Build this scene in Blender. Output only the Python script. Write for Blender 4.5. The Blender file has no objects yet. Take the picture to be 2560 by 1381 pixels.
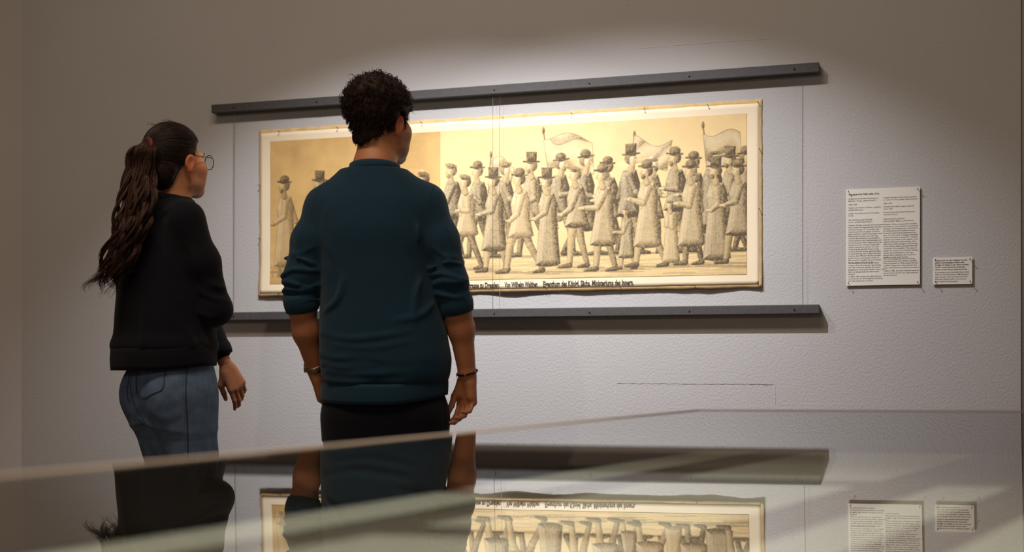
import bpy, bmesh, math, random
import numpy as np
from mathutils import Vector, Matrix
from mathutils.bvhtree import BVHTree

scene = bpy.context.scene
COL = scene.collection

# ------------------------------------------------------------------ camera
IMW, IMH = 2560.0, 1381.0
F = 3000.0                      # focal length in pixels
HOR = 905.0                     # horizon row
YAW = math.atan(F / 9895.0)     # camera turned left of the wall's normal
DIST = 4.66                     # camera to wall
HC = 0.903                      # camera height
cam_d = bpy.data.cameras.new('camera')
cam = bpy.data.objects.new('camera', cam_d)
COL.objects.link(cam)
cam.location = (0, -DIST, HC)
cam.rotation_euler = (math.pi / 2, 0, YAW)
cam_d.sensor_width = 36
cam_d.lens = 36 * F / IMW
cam_d.shift_y = (HOR - IMH / 2) / IMW
cam_d.clip_start = 0.02
cam_d.dof.use_dof = True
cam_d.dof.focus_distance = 4.25
cam_d.dof.aperture_fstop = 1.6
scene.camera = cam

# ------------------------------------------------------------------ colour management
scene.view_settings.view_transform = 'Standard'
scene.view_settings.look = 'None'
scene.view_settings.gamma = 1
scene.view_settings.use_curve_mapping = False
scene.view_settings.exposure = 0.0

# ------------------------------------------------------------------ world and lights
world = bpy.data.worlds.new('gallery_ambience')
scene.world = world
world.use_nodes = True
bg = world.node_tree.nodes['Background']
bg.inputs[0].default_value = (1.0, 0.81, 0.64, 1)
bg.inputs[1].default_value = 0.15

def spot(name, loc, target, energy, color, angle, blend, radius=0.03):
    l = bpy.data.lights.new(name, 'SPOT')
    l.energy = energy; l.color = color; l.spot_size = math.radians(angle)
    l.spot_blend = blend; l.shadow_soft_size = radius
    o = bpy.data.objects.new(name, l); COL.objects.link(o)
    o.location = loc
    o.rotation_euler = (Vector(target) - Vector(loc)).to_track_quat('-Z', 'Y').to_euler()
    return o

COOL = (0.97, 0.97, 1.0)
WARM = (1.0, 0.79, 0.59)
for sx_, tx_ in ((-1.70, -1.80), (-1.00, -0.95)):
    o = spot('wall_spot', (sx_, -1.33, 2.97), (tx_, 0, 1.02), 206, COOL, 55, 1.0, 0.015)
    o.scale = (1.75, 1, 1)                     # wall-washer lens: wider than high
spot('room_spot', (-2.1, -7.8, 3.3), (-1.1, 0, 1.1), 125, WARM, 60, 0.7, 0.08)
spot('case_spot', (-0.35, -3.0, 3.8), (-0.35, -3.1, 0.7), 430, (1, 0.96, 0.88), 44, 0.8, 0.05)
ar = bpy.data.lights.new('overhead_fill_light', 'AREA'); ar.shape = 'RECTANGLE'; ar.size = 2.4; ar.size_y = 0.6  # added soft fill from above for the visitors' backs, not a gallery fixture
ar.energy = 60; ar.color = WARM
aro = bpy.data.objects.new('overhead_fill_light', ar); COL.objects.link(aro); aro.location = (-1.6, -2.6, 4.0)

# ------------------------------------------------------------------ pixel helpers (2560 x 1381 frame)
cy_, sy_ = math.cos(YAW), math.sin(YAW)
def cam_to_world(X, d, z):
    """X to the right of the axis, d along it, absolute height z"""
    return Vector((X * cy_ - d * sy_, -DIST + X * sy_ + d * cy_, z))
def wall_at(px, py, out=0.0):
    """point on the plane `out` metres in front of the wall that shows at a pixel"""
    a = math.atan((px - IMW / 2) / F) - YAW
    x = (DIST - out) * math.tan(a)
    dep = (DIST - out) / math.cos(a) * math.cos(a + YAW)
    return Vector((x, -out, HC + (HOR - py) * dep / F))

# ------------------------------------------------------------------ materials
def lin(c):
    return tuple(((v / 255 + 0.055) / 1.055) ** 2.4 if v / 255 > 0.04045 else v / 255 / 12.92 for v in c)
MATS = {}
def mat(name, col, rough=0.6, var=0.0, vscale=8.0, bump=0.0, bscale=200.0, bdist=0.002, metal=0.0,
        sheen=0.0, spec=0.4, attr=None, stretch=None, detail=3.0, sss=0.0):
    if name in MATS: return MATS[name]
    m = bpy.data.materials.new(name); m.use_nodes = True
    nt = m.node_tree; N = nt.nodes; L = nt.links
    b = N['Principled BSDF']
    b.inputs['Roughness'].default_value = rough
    b.inputs['Metallic'].default_value = metal
    b.inputs['Specular IOR Level'].default_value = spec
    if sheen:
        b.inputs['Sheen Weight'].default_value = sheen
        b.inputs['Sheen Roughness'].default_value = 0.5
    if sss:
        b.inputs['Subsurface Weight'].default_value = sss
        b.inputs['Subsurface Radius'].default_value = (0.012, 0.005, 0.003)
        b.inputs['Subsurface Scale'].default_value = 1.0
    c = (*lin(col), 1)
    tc = N.new('ShaderNodeTexCoord'); vec = tc.outputs['Object']
    if stretch:
        mp = N.new('ShaderNodeMapping'); mp.inputs['Scale'].default_value = stretch
        L.new(vec, mp.inputs['Vector']); vec = mp.outputs['Vector']
    src = None
    if attr:
        at = N.new('ShaderNodeAttribute'); at.attribute_name = attr; src = at.outputs['Color']
    if var:
        n = N.new('ShaderNodeTexNoise'); n.inputs['Scale'].default_value = vscale
        n.inputs['Detail'].default_value = 5; L.new(vec, n.inputs['Vector'])
        r = N.new('ShaderNodeMapRange'); r.inputs['From Min'].default_value = 0.3; r.inputs['From Max'].default_value = 0.7
        r.inputs['To Min'].default_value = 1 - var; r.inputs['To Max'].default_value = 1 + var
        L.new(n.outputs['Fac'], r.inputs['Value'])
        mx = N.new('ShaderNodeMix'); mx.data_type = 'RGBA'; mx.blend_type = 'MULTIPLY'
        mx.inputs['Factor'].default_value = 1
        if src: L.new(src, mx.inputs['A'])
        else: mx.inputs['A'].default_value = c
        L.new(r.outputs['Result'], mx.inputs['B']); src = mx.outputs['Result']
    if src: L.new(src, b.inputs['Base Color'])
    else: b.inputs['Base Color'].default_value = c
    if bump:
        n2 = N.new('ShaderNodeTexNoise'); n2.inputs['Scale'].default_value = bscale
        n2.inputs['Detail'].default_value = detail; L.new(vec, n2.inputs['Vector'])
        bp = N.new('ShaderNodeBump'); bp.inputs['Strength'].default_value = bump
        bp.inputs['Distance'].default_value = bdist
        L.new(n2.outputs['Fac'], bp.inputs['Height']); L.new(bp.outputs['Normal'], b.inputs['Normal'])
    MATS[name] = m
    return m

def pane_mat(name, r0, power, tint=(1, 1, 1), rough=0.0):
    """thin clear pane: mirror reflection rising towards grazing angles, the rest passes straight through"""
    m = bpy.data.materials.new(name); m.use_nodes = True
    nt = m.node_tree; N = nt.nodes; L = nt.links
    N.remove(N['Principled BSDF'])
    t = N.new('ShaderNodeBsdfTransparent'); t.inputs[0].default_value = (*tint, 1)
    g = N.new('ShaderNodeBsdfGlossy'); g.inputs['Roughness'].default_value = rough
    mx = N.new('ShaderNodeMixShader')
    if power is None:
        mx.inputs[0].default_value = r0
        L.new(t.outputs[0], mx.inputs[1]); L.new(g.outputs[0], mx.inputs[2])
        L.new(mx.outputs[0], N['Material Output'].inputs[0])
        MATS[name] = m
        return m
    f = N.new('ShaderNodeLayerWeight'); f.inputs['Blend'].default_value = 0.5
    p = N.new('ShaderNodeMath'); p.operation = 'POWER'; p.inputs[1].default_value = power
    L.new(f.outputs['Facing'], p.inputs[0])
    q = N.new('ShaderNodeMath'); q.operation = 'MULTIPLY_ADD'; q.inputs[1].default_value = 1 - r0; q.inputs[2].default_value = r0
    L.new(p.outputs[0], q.inputs[0])
    L.new(q.outputs[0], mx.inputs[0]); L.new(t.outputs[0], mx.inputs[1]); L.new(g.outputs[0], mx.inputs[2])
    L.new(mx.outputs[0], N['Material Output'].inputs[0])
    MATS[name] = m
    return m
def clear_mat(name, tint):
    m = bpy.data.materials.new(name); m.use_nodes = True
    nt = m.node_tree; N = nt.nodes
    N.remove(N['Principled BSDF'])
    t = N.new('ShaderNodeBsdfTransparent'); t.inputs[0].default_value = (*tint, 1)
    nt.links.new(t.outputs[0], N['Material Output'].inputs[0])
    MATS[name] = m
    return m

M_WALL = mat('painted_plaster', (182, 180, 181), 0.85, 0.03, 1.5, 0.42, 110, 0.004, spec=0.2)
M_WALL2 = mat('painted_plaster_side', (182, 176, 174), 0.85, 0.03, 1.5, 0.4, 110, 0.004, spec=0.2)
M_FLOOR = mat('oak_parquet', (96, 70, 48), 0.45, 0.25, 3.0, stretch=(1, 12, 1))
M_CEIL = mat('ceiling_paint', (120, 116, 112), 0.9, 0.03)
M_RAIL = mat('anthracite_metal', (72, 70, 71), 0.65, 0.12, 60, 0.15, 400, 0.001)
M_PAPER = mat('cream_paper', (234, 217, 188), 0.8, 0.035, 6, 0.12, 90, 0.002, spec=0.15)
M_PAPER_EDGE = mat('browned_paper_edge', (204, 172, 122), 0.85, 0.15, 25, spec=0.1)
M_DRAW = mat('drawing_on_paper', (255, 255, 255), 0.85, 0.03, 14, 0.1, 120, 0.001, spec=0.1, attr='Col')
M_INK = mat('brown_black_ink', (58, 44, 30), 0.8, 0.1, 60)
M_CARD = mat('white_card', (226, 222, 214), 0.75, 0.01, 30, spec=0.2)
M_TEXT = mat('grey_print', (98, 88, 84), 0.8, 0.05, 60)
M_TEXT_DARK = mat('dark_print', (50, 44, 44), 0.8, 0.05, 60)
M_NAIL = mat('steel_nail', (120, 112, 100), 0.35, 0.1, 200, metal=0.9)
M_CRACK = mat('plaster_crack', (140, 128, 122), 0.9, 0.2, 40)
M_RIDGE = mat('plaster_ridge', (206, 200, 196), 0.85, 0.03, 40)
M_SKIN = mat('skin', (190, 128, 92), 0.5, 0.06, 30, 0.12, 350, 0.001, spec=0.35, attr='Col', sss=0.12)
M_TEAL = mat('teal_sweatshirt_fabric', (27, 55, 74), 0.9, 0.06, 180, 0.35, 900, 0.0012, sheen=0.12, spec=0.15)
M_TEALRIB = mat('teal_rib_knit', (30, 60, 79), 0.9, 0.06, 180, 0.3, 900, 0.0012, sheen=0.12, spec=0.15)
M_BLACK = mat('black_sweatshirt_fabric', (22, 23, 31), 0.92, 0.08, 160, 0.3, 900, 0.0012, sheen=0.05, spec=0.12)
M_TROUSER = mat('black_trouser_cloth', (17, 19, 28), 0.85, 0.1, 100, 0.25, 700, 0.001, sheen=0.08, spec=0.15)
M_DENIM = mat('washed_denim', (92, 113, 142), 0.85, 0.22, 28, 0.6, 500, 0.0015, spec=0.15)
M_DENIMD = mat('denim_seam', (52, 62, 76), 0.85, 0.15, 120)
M_STITCH = mat('denim_stitching', (120, 106, 84), 0.85, 0.1, 120)
M_HAIR_M = mat('dark_brown_curls', (40, 27, 22), 0.6, 0.25, 60, spec=0.15)
M_HAIR_W = mat('dark_brown_long_hair', (62, 40, 31), 0.5, 0.25, 40, spec=0.25)
M_HAIR_C = mat('near_black_combed_hair', (40, 27, 23), 0.5, 0.25, 40, spec=0.25)
M_TIE = mat('red_hair_tie', (110, 36, 34), 0.7, 0.1, 100)
M_EYEW = mat('eye_white', (225, 220, 214), 0.25, 0.02, 30)
M_IRIS = mat('brown_iris', (58, 38, 24), 0.2, 0.05, 100)
M_SPEC = mat('glasses_frame', (54, 42, 34), 0.3, 0.05, 100)
M_LENS = pane_mat('glasses_lens', 0.04, 5)
M_SHOE = mat('black_shoe_leather', (26, 25, 26), 0.45, 0.08, 60)
M_SHOEW = mat('white_sneaker', (196, 192, 186), 0.6, 0.05, 60)
M_SOLE = mat('rubber_sole', (60, 58, 56), 0.8, 0.05, 60)
M_WATCH = mat('watch_metal', (176, 158, 128), 0.3, 0.05, 90, metal=0.85)
M_BEAD1 = mat('dark_bracelet_bead', (44, 28, 24), 0.4, 0.1, 200)
M_BEAD2 = mat('orange_bracelet_bead', (170, 96, 52), 0.4, 0.1, 200)
M_CASE = mat('case_brown_lacquer', (92, 76, 62), 0.5, 0.08, 20)
M_CASEIN = mat('case_dark_lining', (52, 42, 35), 0.8, 0.1, 30)
M_RIM = mat('case_bronze_rim', (158, 138, 120), 0.6, 0.05, 40)
M_BED = mat('case_linen_bed', (122, 110, 90), 0.9, 0.08, 60)
M_SHEET = mat('pale_document_paper', (206, 206, 186), 0.8, 0.04, 20)
M_GLASS_TOP = pane_mat('case_glass_top', 0.10, 2.4)
M_GLASS_CLEAR = clear_mat('case_glass_underside', (0.97, 0.98, 0.97))
M_ACRYL = pane_mat('acrylic_front', 0.006, None)
M_ACRYL_CLEAR = clear_mat('acrylic_body', (0.985, 0.99, 0.99))
M_ACRYL_EDGE = mat('acrylic_edge', (150, 152, 148), 0.25, 0.02, 50)

# ------------------------------------------------------------------ object helpers
def tag(o, label=None, cat=None, group=None, kind=None):
    if label: o['label'] = label
    if cat: o['category'] = cat
    if group: o['group'] = group
    if kind: o['kind'] = kind
    return o
def empty(name, loc=(0, 0, 0), rz=0.0):
    o = bpy.data.objects.new(name, None); COL.objects.link(o)
    o.location = loc; o.rotation_euler = (0, 0, rz); o.empty_display_size = 0.1
    return o
def link(name, me, m, parent=None, smooth=False):
    o = bpy.data.objects.new(name, me); COL.objects.link(o)
    if m is not None and not me.materials: me.materials.append(m)
    if parent: o.parent = parent
    if smooth:
        me.polygons.foreach_set('use_smooth', np.ones(len(me.polygons), dtype=bool))
    me.update()
    return o
def mesh_np(name, V, Q):
    """mesh from numpy verts and an (n,k) face array"""
    me = bpy.data.meshes.new(name)
    V = np.ascontiguousarray(V, dtype=np.float32); Q = np.ascontiguousarray(Q, dtype=np.int32)
    n, k = Q.shape
    me.vertices.add(len(V)); me.vertices.foreach_set('co', V.ravel())
    me.loops.add(n * k); me.loops.foreach_set('vertex_index', Q.ravel())
    me.polygons.add(n); me.polygons.foreach_set('loop_start', np.arange(n, dtype=np.int32) * k)
    me.update(calc_edges=True); me.validate()
    return me
def vcol(me, C):
    a = me.color_attributes.new('Col', 'FLOAT_COLOR', 'POINT')
    C4 = np.ones((len(C), 4), dtype=np.float32); C4[:, :3] = C
    a.data.foreach_set('color', C4.ravel())
def box_bm(bm, lo, hi, bevel=0.0):
    r = bmesh.ops.create_cube(bm, size=1)
    for v in r['verts']:
        v.co = Vector([lo[i] + (v.co[i] + 0.5) * (hi[i] - lo[i]) for i in range(3)])
    if bevel:
        es = list({e for v in r['verts'] for e in v.link_edges})
        bmesh.ops.bevel(bm, geom=es, offset=bevel, segments=2, affect='EDGES', profile=0.6)
def bm_obj(name, bm, m, parent=None, smooth=False):
    me = bpy.data.meshes.new(name); bm.to_mesh(me); bm.free()
    return link(name, me, m, parent, smooth)
def box(name, lo, hi, m, parent=None, bevel=0.0):
    bm = bmesh.new(); box_bm(bm, lo, hi, bevel)
    return bm_obj(name, bm, m, parent)
def tubes_mesh(name, paths, radii, sides=5, closed=False):
    """many tubes in one mesh: paths list of (n,3), radii list of (n,)"""
    Vs, Qs, off = [], [], 0
    ang = np.linspace(0, 2 * np.pi, sides, endpoint=False)
    for P, R in zip(paths, radii):
        P = np.asarray(P, float); n = len(P)
        R = np.broadcast_to(np.asarray(R, float), (n,))
        T = np.gradient(P, axis=0) if not closed else np.roll(P, -1, 0) - np.roll(P, 1, 0)
        T /= np.linalg.norm(T, axis=1)[:, None] + 1e-12
        ref = np.array([0.31, 0.22, 0.92])
        if abs(T.mean(0) @ ref) > 0.9 * np.linalg.norm(T.mean(0)): ref = np.array([0.9, 0.3, 0.1])
        A = np.cross(T, ref); A /= np.linalg.norm(A, axis=1)[:, None] + 1e-12
        B = np.cross(T, A)
        ring = P[:, None, :] + R[:, None, None] * (np.cos(ang)[None, :, None] * A[:, None, :] + np.sin(ang)[None, :, None] * B[:, None, :])
        Vs.append(ring.reshape(-1, 3))
        m = n if closed else n - 1
        i = np.arange(m)[:, None]; j = np.arange(sides)[None, :]
        i2 = (i + 1) % n; j2 = (j + 1) % sides
        q = np.stack([i * sides + j, i * sides + j2, i2 * sides + j2, i2 * sides + j], -1).reshape(-1, 4)
        Qs.append(q + off); off += n * sides
    return mesh_np(name, np.concatenate(Vs), np.concatenate(Qs))
def catmull(pts, n):
    pts = np.asarray(pts, float)
    P = np.vstack([2 * pts[0] - pts[1], pts, 2 * pts[-1] - pts[-2]])
    t = np.linspace(0, len(pts) - 1, n); i = np.minimum(t.astype(int), len(pts) - 2); u = (t - i)[:, None]
    a, b, c, d = P[i], P[i + 1], P[i + 2], P[i + 3]
    return 0.5 * (2 * b + (c - a) * u + (2 * a - 5 * b + 4 * c - d) * u ** 2 + (3 * b - a - 3 * c + d) * u ** 3)

# ------------------------------------------------------------------ the room
zc = 4.1
XL = wall_at(54, 500).x           # inner corner on the left
XR = wall_at(2552, 500).x         # end of the display wall on the right
def struct(name, lo, hi, m):
    return tag(box(name, lo, hi, m), kind='structure')
struct('floor', (-8.6, -9.5, -0.1), (4.2, 1.2, 0.0), M_FLOOR)
struct('ceiling', (-8.6, -9.5, zc), (4.2, 1.2, zc + 0.1), M_CEIL)
wb = struct('wall_back', (XL, 0.0, 0.0), (XR, 0.12, zc), M_WALL)
wl = bpy.data.meshes.new('wall_left')
# the left wall leaves the corner at a wide angle, so a strip of it shows
c0 = Vector((XL, 0.12, 0)); c1 = Vector((XL, 0.0, 0)); dirl = Vector((-0.62, -0.785, 0)).normalized()
e1 = c1 + dirl * 7.0; e0 = e1 + Vector((-0.12, 0.1, 0)); e00 = c0 + Vector((-0.14, 0.04, 0))
pts = [c1, e1, e0, e00, c0]
bm = bmesh.new()
lo_ = [bm.verts.new(p) for p in pts]; hi_ = [bm.verts.new(p + Vector((0, 0, zc))) for p in pts]
for i in range(5):
    j = (i + 1) % 5; bm.faces.new((lo_[i], lo_[j], hi_[j], hi_[i]))
bm.faces.new(lo_[::-1]); bm.faces.new(hi_)
bmesh.ops.recalc_face_normals(bm, faces=bm.faces)
tag(bm_obj('wall_left', bm, M_WALL2), kind='structure')
struct('wall_right', (XR + 0.001, 0.012, 0.0), (4.2, 0.12, zc), M_WALL2)
box('baseboard_back', (XL, -0.014, 0.0), (XR, 0.0, 0.08), M_WALL2, None, 0.003)['kind'] = 'structure'

# outline of an old filled opening in the plaster, under the drawing
def crack(name, pts, r, m, seed):
    rnd = random.Random(seed)
    P = catmull(pts, 60); P = np.array(P)
    P[:, 2] += [rnd.uniform(-1, 1) * 0.0012 for _ in P]; P[:, 0] += [rnd.uniform(-1, 1) * 0.0006 for _ in P]
    R = np.array([r * rnd.uniform(0.5, 1.3) for _ in P]); R[0] = R[-1] = 0.0002
    o = link(name, tubes_mesh(name, [P], [R], 5), m, wb)
    return o
def wl_(px, py): return tuple(wall_at(px, py, 0.0002))
crack('plaster_seam', [wl_(1540, 959), wl_(1640, 959.5), wl_(1740, 960.5), wl_(1840, 961), wl_(1937, 962)], 0.0011, M_CRACK, 1)
crack('plaster_seam', [wl_(1937, 962), wl_(1938, 990), wl_(1938, 1012)], 0.0011, M_RIDGE, 2)
crack('plaster_seam', [wl_(1540, 959), wl_(1540, 985), wl_(1540, 1012)], 0.0010, M_RIDGE, 3)
crack('plaster_seam', [wl_(1590, 122), wl_(1760, 108), wl_(1930, 96)], 0.0010, M_RIDGE, 4)

# ------------------------------------------------------------------ rails
def rail(pxl, pyl, pxr, pyr, hgt, label):
    out = 0.05
    a = wall_at(pxl, pyl, out); b = wall_at(pxr, pyr, out)
    z = (a.z + b.z) / 2
    t = empty('mounting_rail', ((a.x + b.x) / 2, 0, z - hgt))
    L = (b.x - a.x) / 2
    bm = bmesh.new(); box_bm(bm, (-L, -out, 0), (L, 0.0, hgt), 0.0025)
    bm_obj('bar', bm, M_RAIL, t)
    for k in range(7):
        x = -L + 0.11 + k * (2 * L - 0.2) / 6
        bm = bmesh.new()
        bmesh.ops.create_cone(bm, cap_ends=True, segments=10, radius1=0.0035, radius2=0.003, depth=0.004,
                              matrix=Matrix.Translation((x, -out - 0.0005, hgt * 0.42)) @ Matrix.Rotation(math.pi / 2, 4, 'X'))
        bm_obj('screw', bm, M_TROUSER, t)
    tag(t, label, 'rail', 'dark rails holding the clear sheets')
    return t, a.x, b.x, z
rt, rx0, rx1, rz_top = rail(528, 262, 2048, 155, 0.036, 'long dark grey metal rail above the drawing of walking figures')
rb, _, _, rz_bot = rail(528, 783, 2048, 760, 0.034, 'long dark grey metal rail below the drawing, over its wide shadow')

# ------------------------------------------------------------------ clear acrylic sheets between the rails
def acrylic(x0, x1, label):
    z0, z1 = rz_bot - 0.01, rz_top - 0.02
    y0, y1 = -0.036, -0.031
    t = empty('acrylic_sheet', ((x0 + x1) / 2, y1, z0))
    hx = (x1 - x0) / 2; hz = z1 - z0; th = y0 - y1
    me = mesh_np('pane_front', [(-hx, th, 0), (hx, th, 0), (hx, th, hz), (-hx, th, hz)], [(0, 1, 2, 3)])
    pane = me
    V = [(-hx, th, 0), (hx, th, 0), (hx, th, hz), (-hx, th, hz), (-hx, 0, 0), (hx, 0, 0), (hx, 0, hz), (-hx, 0, hz)]
    Q = [(0, 1, 2, 3), (5, 4, 7, 6), (1, 5, 6, 2), (4, 0, 3, 7), (3, 2, 6, 7), (4, 5, 1, 0)]
    me = mesh_np('pane', V, Q)
    for m in (M_ACRYL, M_ACRYL_CLEAR, M_ACRYL_EDGE): me.materials.append(m)
    for p, k in zip(me.polygons, (0, 1, 2, 2, 1, 1)): p.material_index = k
    link('pane', me, None, t)
    return tag(t, label, 'clear sheet', 'clear acrylic sheets in front of the drawing')
xg0, xgm0, xgm1, xg1 = [wall_at(p, 500, 0.035).x for p in (586, 1232, 1249, 1993)]
acrylic(xg0, xgm0, 'clear acrylic sheet over the darker half of the drawing, behind the two visitors')
acrylic(xgm1, xg1, 'clear acrylic sheet over the lighter half of the drawing, nearer the wall texts')
xm = (xgm0 + xgm1) / 2

# ------------------------------------------------------------------ the drawing: cream mount, two panels, caption, nails
A = wall_at(648, 325, 0.006); Bq = wall_at(1907, 248, 0.006)
Cq = wall_at(1904, 718, 0.006); Dq = wall_at(646, 744, 0.006)
px0, px1 = (A.x + Dq.x) / 2, (Bq.x + Cq.x) / 2
pz1 = (A.z + Bq.z) / 2; pz0 = (Cq.z + Dq.z) / 2
draw = empty('pencil_drawing', ((px0 + px1) / 2, 0, pz0))
tag(draw, 'long pencil drawing of walking figures on aged cream paper nailed to the wall', 'drawing')
PW, PH = px1 - px0, pz1 - pz0
def sheet_y(x, z):
    """waviness of the paper: lower edge stands off the wall between the nails"""
    low = np.clip(1 - z / 0.16, 0, 1) ** 1.5
    up = np.clip((z - PH + 0.1) / 0.1, 0, 1) ** 2
    return -(0.0035 + low * (0.006 + 0.006 * np.sin(x * 9.1 + 0.6) ** 2 + 0.002 * np.sin(x * 23)) + up * 0.002 * np.sin(x * 12) ** 2)
def sheet_mesh(name, x0, x1, z0, z1, nx, nz, off, thick, ragged=0.0, seed=0):
    xs = np.linspace(x0, x1, nx); zs = np.linspace(z0, z1, nz)
    Xg, Zg = np.meshgrid(xs, zs)
    if ragged:
        rs = np.random.RandomState(seed)
        def rag(n): 
            r = np.convolve(rs.randn(n + 8), np.ones(5) / 5, 'same')[4:-4]; return r * ragged
        Zg[0] += rag(nx); Zg[-1] += rag(nx); Xg[:, 0] += rag(nz); Xg[:, -1] += rag(nz)
    Yg = sheet_y(Xg, Zg) - off
    Vf = np.stack([Xg, Yg, Zg], -1).reshape(-1, 3); Vb = Vf + np.array([0, thick, 0])
    i, j = np.meshgrid(np.arange(nz - 1), np.arange(nx - 1), indexing='ij'); a = (i * nx + j).ravel()
    Qf = np.stack([a, a + 1, a + nx + 1, a + nx], -1); n = nx * nz
    Qb = Qf[:, ::-1] + n
    ring = np.concatenate([np.arange(nx), np.arange(1, nz) * nx + nx - 1, (nz - 1) * nx + np.arange(nx - 2, -1, -1), np.arange(nz - 2, 0, -1) * nx])
    r2 = np.roll(ring, -1)
    Qs = np.stack([r2, ring, ring + n, r2 + n], -1)
    return mesh_np(name, np.vstack([Vf, Vb]), np.vstack([Qf, Qb, Qs]))
link('backing_sheet', sheet_mesh('backing_sheet', -PW / 2, PW / 2, 0, PH, 200, 50, 0.0, 0.0008, 0.0022, 3), M_PAPER_EDGE, draw, True)
mg = 0.012
link('mount_sheet', sheet_mesh('mount_sheet', -PW / 2 + mg * 0.6, PW / 2 - mg, mg * 1.1, PH - mg * 1.2, 180, 46, 0.0009, 0.0004, 0.0010, 7), M_PAPER, draw, True)

# ---- generic frieze of walking townspeople, rasterised in pencil tones to vertex colours
gx0 = wall_at(675, 500, 0.008).x - draw.location.x; gx1 = wall_at(1868, 500, 0.008).x - draw.location.x
gzb = wall_at(1868, 686.5, 0.012).z - draw.location.z; gzt = wall_at(1868, 283, 0.006).z - draw.location.z
gsplit = wall_at(1100, 500, 0.008).x - draw.location.x
STEP = 0.00185
nx = int((gx1 - gx0) / STEP); nz = int((gzt - gzb) / STEP)
GW, GH = nx * STEP, nz * STEP
xs = (np.arange(nx) + 0.5) * STEP; zs = (np.arange(nz) + 0.5) * STEP
rsd = np.random.RandomState(11)
def vnoise(shape, cell, seed):
    r = np.random.RandomState(seed)
    ny_, nx_ = int(shape[0] / cell) + 3, int(shape[1] / cell) + 3
    g = r.rand(ny_, nx_)
    y = np.arange(shape[0]) / cell; x = np.arange(shape[1]) / cell
    yi = y.astype(int); xi = x.astype(int); fy = (y - yi)[:, None]; fx = (x - xi)[None]
    fy = fy * fy * (3 - 2 * fy); fx = fx * fx * (3 - 2 * fx)
    return (g[yi][:, xi] * (1 - fy) * (1 - fx) + g[yi][:, xi + 1] * (1 - fy) * fx + g[yi + 1][:, xi] * fy * (1 - fx) + g[yi + 1][:, xi + 1] * fy * fx)
DARK = np.zeros((nz, nx), np.float32)       # pencil darkness
WHITE = np.zeros((nz, nx), np.float32)      # chalk heightening
def put(sdf, bb, tone, rad, light=0.35, hatch=0.0, hang=0.7, outline=0.75, chalk=0.0, gain=1.0):
    """shade one rounded form: sdf(x,z) in metres, bb its bounds, rad its roundness"""
    i0, i1 = max(int(bb[0] / STEP) - 3, 0), min(int(bb[1] / STEP) + 4, nx)
    k0, k1 = max(int(bb[2] / STEP) - 3, 0), min(int(bb[3] / STEP) + 4, nz)
    if i1 - i0 < 3 or k1 - k0 < 3: return
    X, Z = np.meshgrid(xs[i0:i1], zs[k0:k1])
    d = sdf(X, Z)
    t = np.clip(1 + d / rad, 0, 1)
    gz, gx = np.gradient(d, STEP)
    nxv = gx * t; nzv = gz * t; ny = np.sqrt(np.clip(1 - nxv ** 2 - nzv ** 2, 0.02, 1))
    lam = np.clip(-0.52 * nxv + 0.5 * nzv + 0.68 * ny, 0, 1)
    sh = tone + (1 - lam) * light * gain
    if hatch:
        u = X * math.cos(hang) + Z * math.sin(hang)
        sh = sh + hatch * (0.5 + 0.5 * np.sin(u * 2 * math.pi / 0.0075 + 3 * np.sin(X * 40 + Z * 31))) * np.clip(1.25 - lam, 0.15, 1)
    a = np.clip(0.5 - d / STEP, 0, 1)
    sub = DARK[k0:k1, i0:i1]; w = WHITE[k0:k1, i0:i1]
    sub[:] = sub * (1 - a) + a * sh
    w[:] = w * (1 - a) + a * chalk * np.clip(lam * 1.6 - 0.8, 0, 1)
    e = np.clip(1.15 - np.abs(d) / STEP, 0, 1) * outline * (0.6 + 0.4 * np.clip(nxv - nzv, 0, 1))
    sub[:] = np.maximum(sub, e)
def cone2(a, b, ra, rb):
    ax, az = a; bx, bz = b; dx, dz = bx - ax, bz - az; l2 = dx * dx + dz * dz + 1e-9
    def f(X, Z):
        t = np.clip(((X - ax) * dx + (Z - az) * dz) / l2, 0, 1)
        return np.hypot(X - ax - t * dx, Z - az - t * dz) - (ra + (rb - ra) * t)
    R = max(ra, rb)
    return f, (min(ax, bx) - R, max(ax, bx) + R, min(az, bz) - R, max(az, bz) + R)
def ell2(c, r, rot=0.0):
    co, si = math.cos(rot), math.sin(rot)
    def f(X, Z):
        x = (X - c[0]) * co + (Z - c[1]) * si; z = -(X - c[0]) * si + (Z - c[1]) * co
        k = np.sqrt((x / r[0]) ** 2 + (z / r[1]) ** 2) + 1e-6
        return (k - 1) * min(r)
    R = max(r)
    return f, (c[0] - R, c[0] + R, c[1] - R, c[1] + R)
def poly2(P):
    P = np.asarray(P, float)
    def f(X, Z):
        d = np.full(X.shape, 1e9); s = np.ones(X.shape)
        n = len(P)
        for i in range(n):
            a = P[i]; b = P[i - 1]; e = b - a; wx = X - a[0]; wz = Z - a[1]
            t = np.clip((wx * e[0] + wz * e[1]) / (e @ e + 1e-12), 0, 1)
            d = np.minimum(d, (wx - e[0] * t) ** 2 + (wz - e[1] * t) ** 2)
            c1 = Z >= a[1]; c2 = Z < b[1]; c3 = e[0] * wz > e[1] * wx
            fl = (c1 & c2 & c3) | (~c1 & ~c2 & ~c3); s = np.where(fl, -s, s)
        return s * np.sqrt(d)
    return f, (P[:, 0].min(), P[:, 0].max(), P[:, 1].min(), P[:, 1].max())
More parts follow.
